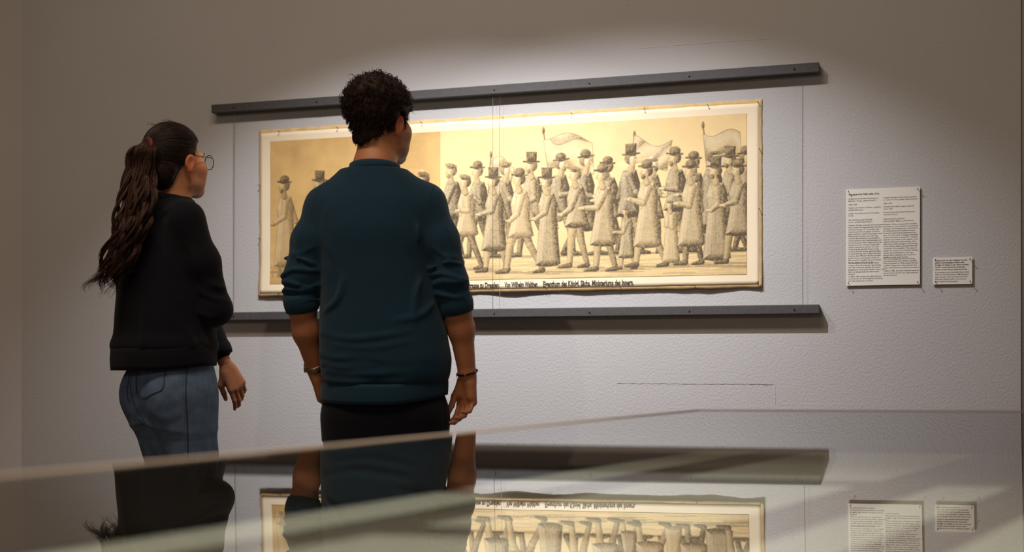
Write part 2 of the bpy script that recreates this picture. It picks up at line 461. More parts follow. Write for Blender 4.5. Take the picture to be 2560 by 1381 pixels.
def stroke(pts, w, dark):
    P = catmull(pts, max(8, int(6 * len(pts))))
    for a, b in zip(P[:-1], P[1:]):
        f, bb = cone2(a, b, w, w)
        i0, i1 = max(int(bb[0] / STEP) - 2, 0), min(int(bb[1] / STEP) + 3, nx)
        k0, k1 = max(int(bb[2] / STEP) - 2, 0), min(int(bb[3] / STEP) + 3, nz)
        if i1 <= i0 or k1 <= k0: continue
        X, Z = np.meshgrid(xs[i0:i1], zs[k0:k1])
        al = np.clip(0.6 - f(X, Z) / STEP, 0, 1) * dark
        DARK[k0:k1, i0:i1] = np.maximum(DARK[k0:k1, i0:i1], al)
def townsman(x, g, H, fx, coat, leg, hat, seed, skirt=False, long=0.5, stick=False):
    """one anonymous walker; fx = +1/-1 walking direction"""
    r = random.Random(seed); s = H / 1.75
    P = lambda dx, dz: (x + fx * dx * s, g + dz * s)
    def C(a, b, ra, rb, tone, **k):
        f, bb = cone2(P(*a), P(*b), ra * s, rb * s); put(f, bb, tone, max(ra, rb) * s, **k)
    st = r.uniform(0.12, 0.3)
    if not skirt:
        C((-0.02, 0.88), (-st * 0.6, 0.48), 0.085, 0.062, leg + 0.15, hatch=0.12)
        C((-st * 0.6, 0.48), (-st * 1.35, 0.08), 0.062, 0.042, leg + 0.15, hatch=0.12)
        C((-st * 1.4, 0.05), (-st * 1.4 + 0.16, 0.02), 0.045, 0.022, 0.62)
        C((0.03, 0.88), (st * 0.65, 0.47), 0.09, 0.066, leg, hatch=0.1)
        C((st * 0.65, 0.47), (st * 0.8, 0.09), 0.066, 0.045, leg, hatch=0.1)
        C((st * 0.8, 0.05), (st * 0.8 + 0.19, 0.025), 0.048, 0.024, 0.58)
    b = r.uniform(-0.03, 0.03)
    C((-0.1, 1.3), (-0.2 - b, 0.95), 0.06, 0.05, coat + 0.12, hatch=0.12)
    hem = 0.86 - long * 0.62
    if skirt: hem = 0.1
    pl = [P(-0.12, 1.42), P(0.1, 1.43), P(0.17, 1.2), P(0.14, 0.98), P(0.2 + 0.05 * long, hem + 0.03), P(0.05, hem), P(-0.16, hem + 0.01), P(-0.24, hem + 0.05), P(-0.17, 0.98), P(-0.18, 1.25)]
    f, bb = poly2(pl); put(f, bb, coat, 0.13 * s, light=0.5, hatch=0.13, hang=r.uniform(0.4, 1.2), chalk=0.5)
    for k in range(6):
        xx = -0.17 + k * 0.06 + r.uniform(-0.01, 0.01)
        stroke([P(xx * 0.7, 0.95), P(xx, (0.95 + hem) / 2), P(xx * 1.15, hem + 0.05)], 0.0011, min(coat + 0.32, 0.75))
    for k in range(3):
        stroke([P(-0.1 + r.uniform(-.03, .03), 1.3 - 0.1 * k), P(0.0, 1.22 - 0.1 * k), P(0.12, 1.26 - 0.1 * k)], 0.0009, min(coat + 0.25, 0.7))
    stroke([P(0.09, 1.42), P(0.06, 1.2), P(0.1, 0.98)], 0.0013, 0.62)
    # near arm
    ex, ez = r.uniform(-0.05, 0.12), r.uniform(1.02, 1.1)
    hx_, hz_ = ex + r.uniform(0.08, 0.24), ez + r.uniform(-0.15, 0.16)
    C((-0.02, 1.34), (ex, ez), 0.072, 0.058, coat + 0.02, hatch=0.12, chalk=0.4)
    C((ex, ez), (hx_, hz_), 0.058, 0.04, coat + 0.02, hatch=0.12, chalk=0.4)
    C((hx_ + 0.01, hz_), (hx_ + 0.07, hz_ + 0.0), 0.032, 0.022, 0.1, chalk=0.5)
    if stick: stroke([P(hx_ + 0.06, hz_ + 0.03), P(hx_ + 0.1, 0.4), P(hx_ + 0.13, 0.02)], 0.0022, 0.6)
    # neck and head
    C((0.01, 1.42), (0.03, 1.5), 0.055, 0.05, 0.22)
    hair = r.uniform(0.3, 0.55)
    f, bb = ell2(P(-0.012, 1.63), (0.084 * s, 0.098 * s)); put(f, bb, hair, 0.08 * s, light=0.3, hatch=0.15, hang=1.3)
    f, bb = ell2(P(0.048, 1.605), (0.062 * s, 0.095 * s), -0.12 * fx); put(f, bb, 0.05, 0.08 * s, light=0.42, chalk=0.6, outline=0.5)
    C((0.103, 1.61), (0.122, 1.58), 0.009, 0.014, 0.10, outline=0.45)
    stroke([P(0.065, 1.635), P(0.1, 1.637)], 0.0010, 0.62); stroke([P(0.068, 1.62), P(0.096, 1.618)], 0.0011, 0.55)
    stroke([P(0.078, 1.552), P(0.106, 1.553)], 0.0009, 0.5); stroke([P(0.0, 1.63), P(0.012, 1.6), P(0.0, 1.585)], 0.0009, 0.5)
    f, bb = ell2(P(0.03, 1.695), (0.078 * s, 0.035 * s)); put(f, bb, hair, 0.05 * s, light=0.3, hatch=0.15, hang=0.3, outline=0.4)
    if r.random() < 0.4:
        f, bb = ell2(P(0.072, 1.53), (0.036 * s, 0.042 * s)); put(f, bb, hair, 0.05 * s, light=0.3, hatch=0.15)
    if hat == 1:
        C((-0.12, 1.69), (0.15, 1.71), 0.014, 0.014, 0.62)
        f, bb = ell2(P(0.01, 1.745), (0.095 * s, 0.075 * s)); put(f, bb, 0.5, 0.09 * s, light=0.35, hatch=0.1)
    elif hat == 2:
        f, bb = poly2([P(-0.08, 1.7), P(0.1, 1.71), P(0.11, 1.88), P(-0.085, 1.87)]); put(f, bb, 0.55, 0.08 * s, light=0.35, hatch=0.1)
        C((-0.13, 1.695), (0.16, 1.71), 0.013, 0.013, 0.65)
    elif hat == 3:
        f, bb = ell2(P(0.02, 1.72), (0.105 * s, 0.04 * s), 0.2 * fx); put(f, bb, 0.45, 0.05 * s, light=0.4)
    # cast shadow on the road
    stroke([P(-0.5, 0.0), P(-0.1, 0.01), P(0.35, 0.015)], 0.0035, 0.4); stroke([P(-0.7, -0.015), P(-0.1, -0.012)], 0.002, 0.33)
def banner(x, g, z1, w, h, lean, tone, seed, fx=1):
    """plain cloth banner on a pole"""
    r = random.Random(seed)
    stroke([(x, g), (x + lean * 0.5, (g + z1) / 2), (x + lean, z1)], 0.0028, 0.6)
    f, bb = ell2((x + lean * 1.02, z1 + 0.008), (0.005, 0.013)); put(f, bb, 0.5, 0.01)
    top = [(x + lean + fx * w * t, z1 - 0.012 - 0.02 * math.sin(t * 5 + seed) - 0.16 * h * t) for t in np.linspace(0, 1, 9)]
    bot = [(x + lean * 0.7 + fx * w * t * 0.94, z1 - h - 0.025 * math.sin(t * 4 + seed * 2) + 0.12 * h * t) for t in np.linspace(1, 0, 9)]
    f, bb = poly2(top + bot); put(f, bb, tone, 0.05, light=0.35, hatch=0.1, hang=0.2, chalk=0.5)
    # draped folds
    i0, i1 = max(int(bb[0] / STEP) - 1, 0), min(int(bb[1] / STEP) + 2, nx); k0, k1 = max(int(bb[2] / STEP) - 1, 0), min(int(bb[3] / STEP) + 2, nz)
    X, Z = np.meshgrid(xs[i0:i1], zs[k0:k1]); d = f(X, Z); al = np.clip(0.5 - d / STEP, 0, 1)
    u = (X - x - lean) * fx / w; v = (z1 - Z) / h
    ph = 9.5 * (v + 0.35 * u * u) + 2.2 * np.sin(u * 3.5 + seed) + 1.2 * np.sin(u * 8 + v * 3 + seed)
    fo = np.sin(ph); sh = tone + 0.30 * np.clip(fo, 0, 1) ** 1.5 + 0.22 * (np.abs(np.cos(ph * 0.5 + 0.4)) < 0.10) + 0.07 * np.sin((X + 0.8 * Z) * 2 * math.pi / 0.0075)
    sub = DARK[k0:k1, i0:i1]; sub[:] = sub * (1 - al) + al * np.clip(sh, 0, 0.8)
    w_ = WHITE[k0:k1, i0:i1]; w_[:] = np.maximum(w_, al * np.clip(-fo - 0.3, 0, 1) * 0.6)
    sub[:] = np.maximum(sub, np.clip(1.2 - np.abs(d) / STEP, 0, 1) * 0.6)
gr = 0.045
# road
for k in range(150):
    xx = rsd.rand() * GW; zz = rsd.rand() * 0.075
    stroke([(xx, zz), (xx + 0.03 + 0.05 * rsd.rand(), zz + 0.002), (xx + 0.1 + 0.06 * rsd.rand(), zz)], 0.0009, 0.16 + 0.22 * rsd.rand())
TR = (gx1 - gx0)
fx_ = lambda px: (wall_at(px, 500, 0.008).x - draw.location.x - gx0)
# far row, drawn first
rr = random.Random(5)
banner(fx_(1395), 0.2, 0.585, 0.2, 0.17, -0.06, 0.16, 2)
banner(fx_(1560), 0.2, 0.55, 0.15, 0.13, 0.04, 0.2, 5)
banner(fx_(1790), 0.2, 0.57, 0.14, 0.16, -0.05, 0.26, 7)
banner(fx_(1215), 0.2, 0.5, 0.1, 0.12, 0.02, 0.1, 9)
for k, px in enumerate([1130, 1195, 1262, 1330, 1400, 1462, 1520, 1575, 1630, 1688, 1735, 1782, 1826, 1862]):
    townsman(fx_(px), gr + 0.045, 0.375 + rr.uniform(-0.015, 0.03), 1 if rr.random() < 0.3 else -1, rr.uniform(0.28, 0.46), 0.4, rr.choice([0, 1, 1, 2, 3]), 100 + k, long=rr.uniform(0.2, 0.8))
for k, px in enumerate([1165, 1235, 1300, 1368, 1440, 1508, 1566, 1618, 1676, 1728, 1790, 1846]):
    kid = k in (6, 8)
    townsman(fx_(px), gr - 0.012 + rr.uniform(-0.01, 0.012), (0.25 if kid else 0.395) + rr.uniform(-0.012, 0.016), -1, rr.uniform(0.06, 0.36), rr.uniform(0.05, 0.4), 0 if kid else rr.choice([0, 1, 2, 3, 1]), 300 + k, skirt=(k in (3, 8, 10)), long=rr.uniform(0.15, 0.9), stick=(k in (2, 7)))
# left panel: two walkers and a sapling, more open
for k, (px, tone) in enumerate([(712, 0.04), (800, 0.1), (1060, 0.3), (1010, 0.2)]):
    townsman(fx_(px), gr + 0.005, 0.40, -1, tone, 0.06 + 0.1 * k, [1, 2, 3, 1][k], 500 + k, long=0.5, skirt=(k == 0))
for k in range(26):
    xx = fx_(682) + rr.uniform(0, 0.07); stroke([(xx, 0.03), (xx + rr.uniform(-.01, .01), 0.06), (xx + rr.uniform(-.025, .02), 0.06 + rr.uniform(0.01, 0.06))], 0.0012, rr.uniform(0.3, 0.6))
# paper tint
Xc = np.broadcast_to(xs[None, :], (nz, nx)); Zc = np.broadcast_to(zs[:, None], (nz, nx))
n1 = vnoise((nz, nx), 60, 1) * 0.5 + vnoise((nz, nx), 22, 2) * 0.3 + vnoise((nz, nx), 8, 3) * 0.2
grain = vnoise((nz, nx), 2.2, 4)
light_t = np.array(lin((228, 198, 146))); old_t = np.array(lin((202, 165, 108))); ink = np.array(lin((74, 64, 54)))
isleft = (Xc < (gsplit - gx0)).astype(np.float32)[..., None]
base = light_t * (0.9 + 0.2 * n1[..., None]) * (1 - isleft) + old_t * (0.82 + 0.36 * n1[..., None]) * isleft
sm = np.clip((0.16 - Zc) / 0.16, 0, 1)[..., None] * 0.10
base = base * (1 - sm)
dk = np.clip(DARK * (0.78 + 0.5 * grain) * 1.12, 0, 0.95)[..., None]
colr = base * (1 - dk) + ink * dk
wh = np.clip(WHITE * 0.55, 0, 1)[..., None]; colr = colr * (1 - wh) + np.array(lin((246, 236, 208))) * wh
edge = np.minimum.reduce([Xc, GW - Xc, Zc, GH - Zc]); ef = np.clip(1 - edge / 0.003, 0, 1)[..., None] * 0.55
colr = colr * (1 - ef) + np.array(lin((150, 112, 62))) * ef
es = np.clip(1 - np.abs(Xc - (gsplit - gx0)) / 0.002, 0, 1)[..., None] * 0.35
colr = colr * (1 - es) + np.array(lin((160, 124, 74))) * es
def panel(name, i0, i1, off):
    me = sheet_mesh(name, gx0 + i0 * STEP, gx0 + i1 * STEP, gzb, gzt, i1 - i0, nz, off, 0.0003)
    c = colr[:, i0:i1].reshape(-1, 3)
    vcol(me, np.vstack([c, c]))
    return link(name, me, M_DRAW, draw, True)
isp = int((gsplit - gx0) / STEP)
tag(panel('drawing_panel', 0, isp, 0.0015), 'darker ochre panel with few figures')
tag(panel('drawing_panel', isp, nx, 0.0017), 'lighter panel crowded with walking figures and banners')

# ------------------------------------------------------------------ lettering
def text_mesh(name, body, size, bold=0.0, sx=1.0, align='LEFT', spacing=1.0, line=1.0):
    cu = bpy.data.curves.new(name, 'FONT'); cu.body = body; cu.size = size; cu.align_x = align
    cu.space_character = spacing; cu.space_line = line; cu.offset = bold; cu.resolution_u = 2
    o = bpy.data.objects.new(name, cu); COL.objects.link(o)
    dg = bpy.context.evaluated_depsgraph_get(); dg.update()
    me = bpy.data.meshes.new_from_object(o.evaluated_get(dg))
    bpy.data.objects.remove(o); bpy.data.curves.remove(cu)
    n = len(me.vertices); co = np.empty(n * 3, np.float32); me.vertices.foreach_get('co', co); co = co.reshape(-1, 3)
    out = np.stack([co[:, 0] * sx, np.zeros(n), co[:, 1]], -1)
    me.vertices.foreach_set('co', out.astype(np.float32).ravel()); me.materials.clear(); me.update()
    return me, out
cap_z = (wall_at(1650, 709, 0.014).z) - draw.location.z
def caption(body, pa, pb):
    xa = wall_at(pa, 710, 0.014).x - draw.location.x; xb = wall_at(pb, 710, 0.014).x - draw.location.x
    me, co = text_mesh('caption_text', body, 0.031, 0.0011)
    w = co[:, 0].max() - co[:, 0].min()
    co = co.copy(); co[:, 0] = xa + (co[:, 0] - co[:, 0].min()) * (xb - xa) / w
    co[:, 2] += cap_z - 0.004
    co[:, 1] = sheet_y(co[:, 0], co[:, 2]) - 0.0022
    me.vertices.foreach_set('co', co.astype(np.float32).ravel()); me.update()
    o = link('caption_text', me, M_INK, draw)
    return o
caption('strasse zu Dresden.', 1168, 1249)
caption('Von Wilhelm Walther.', 1261, 1345)
caption('Eigenthum des Königl. Sächs. Ministeriums des Innern.', 1357, 1584)

# nails round the edge
def nail_mesh():
    bm = bmesh.new()
    bmesh.ops.create_cone(bm, cap_ends=True, segments=8, radius1=0.0011, radius2=0.0011, depth=0.022, matrix=Matrix.Rotation(math.pi / 2, 4, 'X'))
    bmesh.ops.create_cone(bm, cap_ends=True, segments=10, radius1=0.0026, radius2=0.0022, depth=0.0018, matrix=Matrix.Translation((0, -0.011, 0)) @ Matrix.Rotation(math.pi / 2, 4, 'X'))
    me = bpy.data.meshes.new('nail'); bm.to_mesh(me); bm.free(); me.materials.append(M_NAIL)
    return me
NAIL = nail_mesh()
def nail(x, z, parent):
    o = bpy.data.objects.new('nail', NAIL); COL.objects.link(o); o.parent = parent
    o.location = (x, -0.0105, z)
for px, side in [(700, 't'), (845, 't'), (1055, 't'), (1258, 't'), (1430, 't'), (1612, 't'), (1770, 't'), (1895, 't')]:
    nail(wall_at(px, 300, 0.006).x - draw.location.x, PH - 0.012, draw)
for px in (700, 860, 1020, 1180, 1368, 1552, 1738, 1896):
    nail(wall_at(px, 730, 0.006).x - draw.location.x, 0.012, draw)
for zz in (0.25, 0.48):
    nail(-PW / 2 + 0.008, zz, draw); nail(PW / 2 - 0.010, zz + 0.05, draw)

# ------------------------------------------------------------------ wall texts
def card(pl, pt, pr, pb, prt, label):
    """pl,pr columns; pt/pb rows of the left edge top/bottom; prt row of the right top"""
    out = 0.010
    a = wall_at(pl, pt, out); b = wall_at(pr, prt, out); c = wall_at(pl, pb, out)
    z1 = (a.z + b.z) / 2; z0 = c.z
    t = empty('wall_text_card', ((a.x + b.x) / 2, 0, z0)); w = (b.x - a.x) / 2; h = z1 - z0
    bm = bmesh.new(); box_bm(bm, (-w, -out, 0), (w, -out + 0.0035, h), 0.0006)
    bm_obj('card', bm, M_CARD, t)
    for sx in (-1, 1):
        for zz in (0.009, h - 0.009):
            bm = bmesh.new()
            bmesh.ops.create_cone(bm, cap_ends=True, segments=8, radius1=0.0010, radius2=0.0010, depth=0.026, matrix=Matrix.Rotation(math.pi / 2, 4, 'X'))
            bmesh.ops.create_cone(bm, cap_ends=True, segments=10, radius1=0.0024, radius2=0.0022, depth=0.0016, matrix=Matrix.Translation((0, -0.013, 0)) @ Matrix.Rotation(math.pi / 2, 4, 'X'))
            bm_obj('pin', bm, M_NAIL, t).location = (sx * (w - 0.009), -0.013, zz)
    tag(t, label, 'wall text', 'printed wall texts')
    return t, w, h
def block(t, body, x, z, size, m, name, maxw=None, bold=0.0, line=1.0):
    me, co = text_mesh(name, body, size, bold, line=line)
    co = co.copy()
    if maxw:
        w = co[:, 0].max() - co[:, 0].min(); co[:, 0] *= maxw / w
    co[:, 0] += x; co[:, 2] += z; co[:, 1] = -0.0104
    me.vertices.foreach_set('co', co.astype(np.float32).ravel()); me.update()
    return link(name, me, m, t)
t1, w1, h1 = card(2115, 474.5, 2300, 715, 466, 'tall white card of small two-column print, pinned beside the drawing')
def rows(t, w, h, spec, x, m, size):
    pass
de = [(0.935, ["WILHELM WALTHER (1826–1913)"], 1.22, True),
      (0.893, ["Original-Entwürfe des Fürstenzugs im", "Maßstab 1:4 (sog. „kleine Kartons“)"], 1, False),
      (0.832, ["1869–1876"], 1, False),
      (0.800, ["Graphit und Kreide auf Papier, quadriert,", "unterfarbene Lasur"], 1, False),
      (0.742, ["Leihgabe des Landesamtes für Denkmalpflege", "Sachsen"], 0.86, False),
      (0.672, ["DIE ORIGINAL-ENTWÜRFE", "(SOG. „KLEINE KARTONS“)"], 1.02, False),
      (0.618, ["Wilhelm Walther zeichnete den kompletten", "Zug in sieben durchgearbeiteten Komposi-", "tionszeichnungen vor. Sie wurden dem",
               "Akademischen Rat vorgelegt und durch", "diesen diskutiert. Zahlreiche getilgte Linien", "(Pentimente) scheinen auf Änderungs-",
               "wünsche des Gremiums zurückzugehen.", "Insbesondere bei den Handhaltungen und", "der Kleidung der frühen Regenten sah der",
               "Akademische Rat Verbesserungsbedarf.", "Andere Pentimente scheinen erst nach", "Vollendung des Sgraffito-Frieses vorge-",
               "nommen worden zu sein, gewissermaßen", "als Aktualisierung. Nur so lässt sich etwa", "erklären, dass Wilhelm Walther auf dem",
               "großen Karton barhäuptig zu sehen ist,", "aber sowohl im Sgraffito als auch auf dem", "kleinen Karton einen Hut trägt."], 1, False),
      (0.226, ["Die ockerfarbene Lasierung der Zeich-", "nungen ruft ins Bewusstsein, dass bereits", "das 1876 vollendete Sgraffito-Fries einen",
               "goldfarbenen Hintergrund besaß – dieser wird", "auch von zeitgenössischen Betrachtern", "erwähnt."], 1, False),
      (0.088, ["Im März 1882 wurden die sieben Kartons", "vom Künstler für die Königliche Sammlung", "der Reproduktionen erworben."], 1, False)]
en = [(0.893, ["Original sketches of the royal procession", "in a scale of 1:4 (so-called ‘small cartoons’)"], 1, False),
      (0.832, ["1869–1876"], 1, False),
      (0.800, ["Graphite and chalk on paper, squared,", "ochre wash"], 1, False),
      (0.742, ["On loan from the State Office for Monument", "Preservation Saxony"], 0.86, False),
      (0.672, ["THE ORIGINAL DRAFTS", "(SO-CALLED ‘SMALL CARTOONS’)"], 1.02, False),
      (0.618, ["Wilhelm Walther prepared the complete", "procession in seven detailed compositional", "drawings. The drawings were submitted to",
               "and discussed by the Academic Council.", "Numerous deleted lines (pentimenti) ap-", "pear to be the result of changes requested",
               "by this committee. In particular, it voiced a", "need for improvement with regards to the", "regents’ hands and to the clothing of the",
               "early rulers. Other changes in the drawing", "can be read as updates executed after the", "completion of the sgraffito. This seems to",
               "explain, for instance, that Wilhelm Walther", "can be seen bareheaded on the large", "cartoon but is wearing a hat in both the", "sgraffito and the small cartoon."], 1, False),
      (0.262, ["The ochre background of the drawings", "illustrates the fact that Walther’s sgraffito", "frieze (completed in 1876) already showed",
               "a golden background, a characteristic that", "is also mentioned by contemporary viewers."], 1, False),
      (0.140, ["In March 1882, the seven cartoons were ac-", "quired by the artist for the royal collection", "of reproductions."], 1, False)]
ls = 0.0226 * h1
fs = ls / 1.16
for col, x0 in ((de, -w1 + 0.032 * 2 * w1), (en, -w1 + 0.508 * 2 * w1)):
    for zf, lines, k, hd in col:
        block(t1, "\n".join(lines), x0, zf * h1, fs * k, M_TEXT_DARK if hd else M_TEXT, 'heading_text' if hd else 'body_text',
              (0.42 * 2 * w1 if hd else None), 0.00022 if hd else 0.00006, line=1.16 / k if k < 1 else 1.16 / k)
t2, w2, h2 = card(2332, 645, 2431, 712, 642, 'small white card of dark print beside the tall two-column text card')
ls2 = 0.0845 * h2; fs2 = ls2 / 1.16
block(t2, "In Absprache mit dem Leihgeber (Landes-\namt für Denkmalpflege) wurden diese\nKartons mit Nägeln an der Wand montiert.\nHierfür wurden historisch vorhandene\nLöcher in den Kartons wiederverwendet.", -w2 + 0.055 * 2 * w2, 0.865 * h2, fs2, M_TEXT_DARK, 'body_text', 0.86 * 2 * w2, 0.00012, 1.16)
block(t2, "In consultation with the lender (Saxon State\nOffice for the Preservation of Monuments),\nthese cartoons were mounted to the wall\nwith nails. Historic holes in the cartoons\nwere reused for this purpose.", -w2 + 0.055 * 2 * w2, 0.425 * h2, fs2, M_TEXT, 'body_text', 0.86 * 2 * w2, 0.00006, 1.16)

# ------------------------------------------------------------------ glass-topped display case in the foreground
GL = 0.133                                    # glass this far below the lens
E1 = np.array([-0.578, -0.816]); E2 = np.array([0.968, -0.25]); C0 = np.array([0.457, 2.98])
LU, LV = 2.6, 1.5
def case_xy(u, v): return C0 + E1 * u + E2 * v
def case_top(X, d=1.0):
    """height of the glass: half a degree out of level and sagging a little between its edges"""
    t = max(0.0, min(d, 2.0) - 1.3)
    return HC - GL + 0.0083 * X + 0.0068 * t * t / 1.4 + 0.0068 * max(0.0, d - 2.0)
def case_pt(u, v, dz=0.0, floor=None):
    X, d = case_xy(u, v)
    return cam_to_world(X, d, case_top(X, d) + dz if floor is None else floor)
case = empty('display_case', case_pt(LU / 2, LV / 2, floor=0.0))
tag(case, 'low brown display case with a glass top mirroring the wall and visitors', 'display case')
ci = Vector(case.location)
def slab(name, u0, u1, v0, v1, z0, z1, m, floor0=False, parent=case, origin=None):
    """box in the case's own slanted frame; z relative to the glass plane"""
    org = origin if origin is not None else ci
    n = max(1, int((u1 - u0) / 0.12)); bm = bmesh.new(); R = []
    for k in range(n + 1):
        u = u0 + (u1 - u0) * k / n
        R.append([bm.verts.new(p - org) for p in (case_pt(u, v0, z0, 0.0 if floor0 else None), case_pt(u, v1, z0, 0.0 if floor0 else None), case_pt(u, v1, z1), case_pt(u, v0, z1))])
    for k in range(n):
        for i in range(4): bm.faces.new((R[k][i], R[k][(i + 1) % 4], R[k + 1][(i + 1) % 4], R[k + 1][i]))
    bm.faces.new(R[0][::-1]); bm.faces.new(R[n])
    bmesh.ops.recalc_face_normals(bm, faces=bm.faces)
    return bm_obj(name, bm, m, parent)
BEDZ = -0.10
TH = 0.02
slab('plinth', TH, LU - TH, TH, LV - TH, 0, BEDZ - 0.006, M_CASE, True)
slab('bed', TH, LU - TH, TH, LV - TH, BEDZ - 0.005, BEDZ, M_BED)
for a in ((0, LU, 0, TH), (0, LU, LV - TH, LV), (0, TH, TH, LV - TH), (LU - TH, LU, TH, LV - TH)):
    slab('side_board', *a, 0, -0.004, M_CASEIN, True)
    slab('rim', *a, -0.004, 0.0012, M_RIM)
# glass slab: reflecting upper face, clear underside and edges
nu, nv = 80, 40
V = [tuple(case_pt(TH + (LU - 2 * TH) * i / (nu - 1), TH + (LV - 2 * TH) * j / (nv - 1), z) - ci) for z in (0.0, -0.006) for i in range(nu) for j in range(nv)]
N_ = nu * nv
top = [(i * nv + j, (i + 1) * nv + j, (i + 1) * nv + j + 1, i * nv + j + 1) for i in range(nu - 1) for j in range(nv - 1)]
bot = [tuple(N_ + k for k in q[::-1]) for q in top]
ring = [j for j in range(nv)] + [i * nv + nv - 1 for i in range(1, nu)] + [(nu - 1) * nv + j for j in range(nv - 2, -1, -1)] + [i * nv for i in range(nu - 2, 0, -1)]
side = [(a, b, b + N_, a + N_) for a, b in zip(ring, ring[1:] + ring[:1])]
gm = mesh_np('glass_top', V, top + bot + side)
gm.materials.append(M_GLASS_TOP); gm.materials.append(M_GLASS_CLEAR)
gm.polygons.foreach_set('material_index', np.array([0] * len(top) + [1] * (len(bot) + len(side)), dtype=np.int32))
gm.polygons.foreach_set('use_smooth', np.array([True] * (len(top) + len(bot)) + [False] * len(side)))
link('glass_top', gm, None, case)
gbm = bmesh.new(); gbm.from_mesh(gm); bmesh.ops.recalc_face_normals(gbm, faces=gbm.faces); 
for e in gbm.edges:
    if len(e.link_faces) == 2 and e.link_faces[0].material_index != e.link_faces[1].material_index: e.smooth = False
gbm.to_mesh(gm); gbm.free()
# pale documents lying on the bed
docs = [(0.05, 1.02, 0.035, 0.175, 'long narrow pale paper strip in the case, at the corner end near the wall'),
        (1.08, 2.30, 0.035, 0.175, 'long narrow pale paper strip in the case, along the visitors\' side'),
        (0.06, 0.74, 0.30, 0.672, 'broad pale sheet in the case, nearest the wall texts'),
        (0.84, 1.50, 0.29, 0.66, 'broad pale sheet in the middle of the display case'),
        (1.60, 2.30, 0.29, 0.66, 'broad pale sheet in the end of the case away from the wall'),
        (0.80, 2.30, 0.79, 0.91, 'narrow pale strip between the broad sheets in the display case'),
        (0.80, 2.20, 1.02, 1.36, 'long pale sheet along the case side away from the visitors')]
for u0, u1, v0, v1, lab in docs:
    org = case_pt((u0 + u1) / 2, (v0 + v1) / 2, BEDZ)
    o = slab('document', u0, u1, v0, v1, BEDZ + 0.0008, BEDZ + 0.0033, M_SHEET, parent=None, origin=org)
    o.location = org
    tag(o, lab, 'document', 'pale documents in the display case')

# ------------------------------------------------------------------ implicit-surface modelling
class Field:
    def __init__(s, lo, hi, h):
        s.lo = np.array(lo, float); s.h = h
        s.n = np.ceil((np.array(hi) - s.lo) / h).astype(int) + 1
        s.D = np.full(s.n, 0.2, np.float32)
    def sub(s, lo, hi, pad):
        a = np.clip(np.floor((np.array(lo) - pad - s.lo) / s.h).astype(int), 0, s.n)
        b = np.clip(np.ceil((np.array(hi) + pad - s.lo) / s.h).astype(int) + 1, 0, s.n)
        sl = tuple(slice(i, j) for i, j in zip(a, b))
        ax = [(s.lo[i] + s.h * np.arange(a[i], b[i])).astype(np.float32) for i in range(3)]
        if any(len(q) == 0 for q in ax): return None, None
        return sl, np.stack(np.meshgrid(*ax, indexing='ij'), -1)
    def add(s, prim, k=0.01, op='u'):
        fn, lo, hi = prim
        sl, P = s.sub(lo, hi, 0.03 + k)
        if sl is None: return
        d = fn(P).astype(np.float32); D = s.D[sl]
        if op == 'u':
            t = np.clip(0.5 + 0.5 * (D - d) / k, 0, 1); s.D[sl] = D * (1 - t) + d * t - k * t * (1 - t)
        elif op == 's':
            d = -d; t = np.clip(0.5 - 0.5 * (D - d) / k, 0, 1); s.D[sl] = D * (1 - t) + d * t + k * t * (1 - t)
    def displace(s, fn, lo=None, hi=None, band=0.05):
        lo = s.lo if lo is None else lo; hi = s.lo + s.h * s.n if hi is None else hi
        sl, P = s.sub(lo, hi, 0)
        D = s.D[sl]; m = np.abs(D) < band
        D[m] += fn(P[m]).astype(np.float32)
        s.D[sl] = D
    def cut_below(s, z): s._half(2, z, 1)
    def _half(s, ax, v, sg):
        c = s.lo[ax] + s.h * np.arange(s.n[ax]); sh = [1, 1, 1]; sh[ax] = -1
        s.D = np.maximum(s.D, (sg * (v - c)).reshape(sh).astype(np.float32))
    def mesh(s, name):
        D = s.D; S = D < 0
        c = np.zeros(np.array(D.shape) - 1, np.uint8)
        for i in (0, 1):
            for j in (0, 1):
                for k in (0, 1):
                    c += S[i:D.shape[0] - 1 + i, j:D.shape[1] - 1 + j, k:D.shape[2] - 1 + k]
        mix = (c > 0) & (c < 8)
        I = np.argwhere(mix); n = len(I)
        ids = np.full(mix.shape, -1, np.int32); ids[mix] = np.arange(n)
        acc = np.zeros((n, 3)); cnt = np.zeros(n)
        cor = [(i, j, k) for i in (0, 1) for j in (0, 1) for k in (0, 1)]
        val = {q: D[I[:, 0] + q[0], I[:, 1] + q[1], I[:, 2] + q[2]].astype(np.float64) for q in cor}
        for q in cor:
            for ax in range(3):
                if q[ax]: continue
                q2 = list(q); q2[ax] = 1; q2 = tuple(q2)
                a, b = val[q], val[q2]; m = (a < 0) != (b < 0)
                t = a[m] / (a[m] - b[m])
                p = np.tile(np.array(q, float), (m.sum(), 1)); p[:, ax] += t
                acc[m] += p; cnt[m] += 1
        V = s.lo + s.h * (I + acc / cnt[:, None])
        Q = []
        for ax in range(3):
            a = [slice(1, -1)] * 3; b = [slice(1, -1)] * 3
            a[ax] = slice(0, -1); b[ax] = slice(1, None)
            A_, B_ = S[tuple(a)], S[tuple(b)]
            E = np.argwhere(A_ != B_)
            if not len(E): continue
            sg = A_[E[:, 0], E[:, 1], E[:, 2]]
            o = np.ones(3, int); o[ax] = 0; g = E + o
            u, v = [(1, 2), (2, 0), (0, 1)][ax]
            du = np.zeros(3, int); du[u] = 1; dv = np.zeros(3, int); dv[v] = 1
            f = lambda G: ids[G[:, 0], G[:, 1], G[:, 2]]
            q = np.stack([f(g - du - dv), f(g - dv), f(g), f(g - du)], -1)
            q[~sg] = q[~sg][:, ::-1]
            Q.append(q)
        Q = np.concatenate(Q); Q = Q[(Q >= 0).all(1)]
        return mesh_np(name, V, Q)
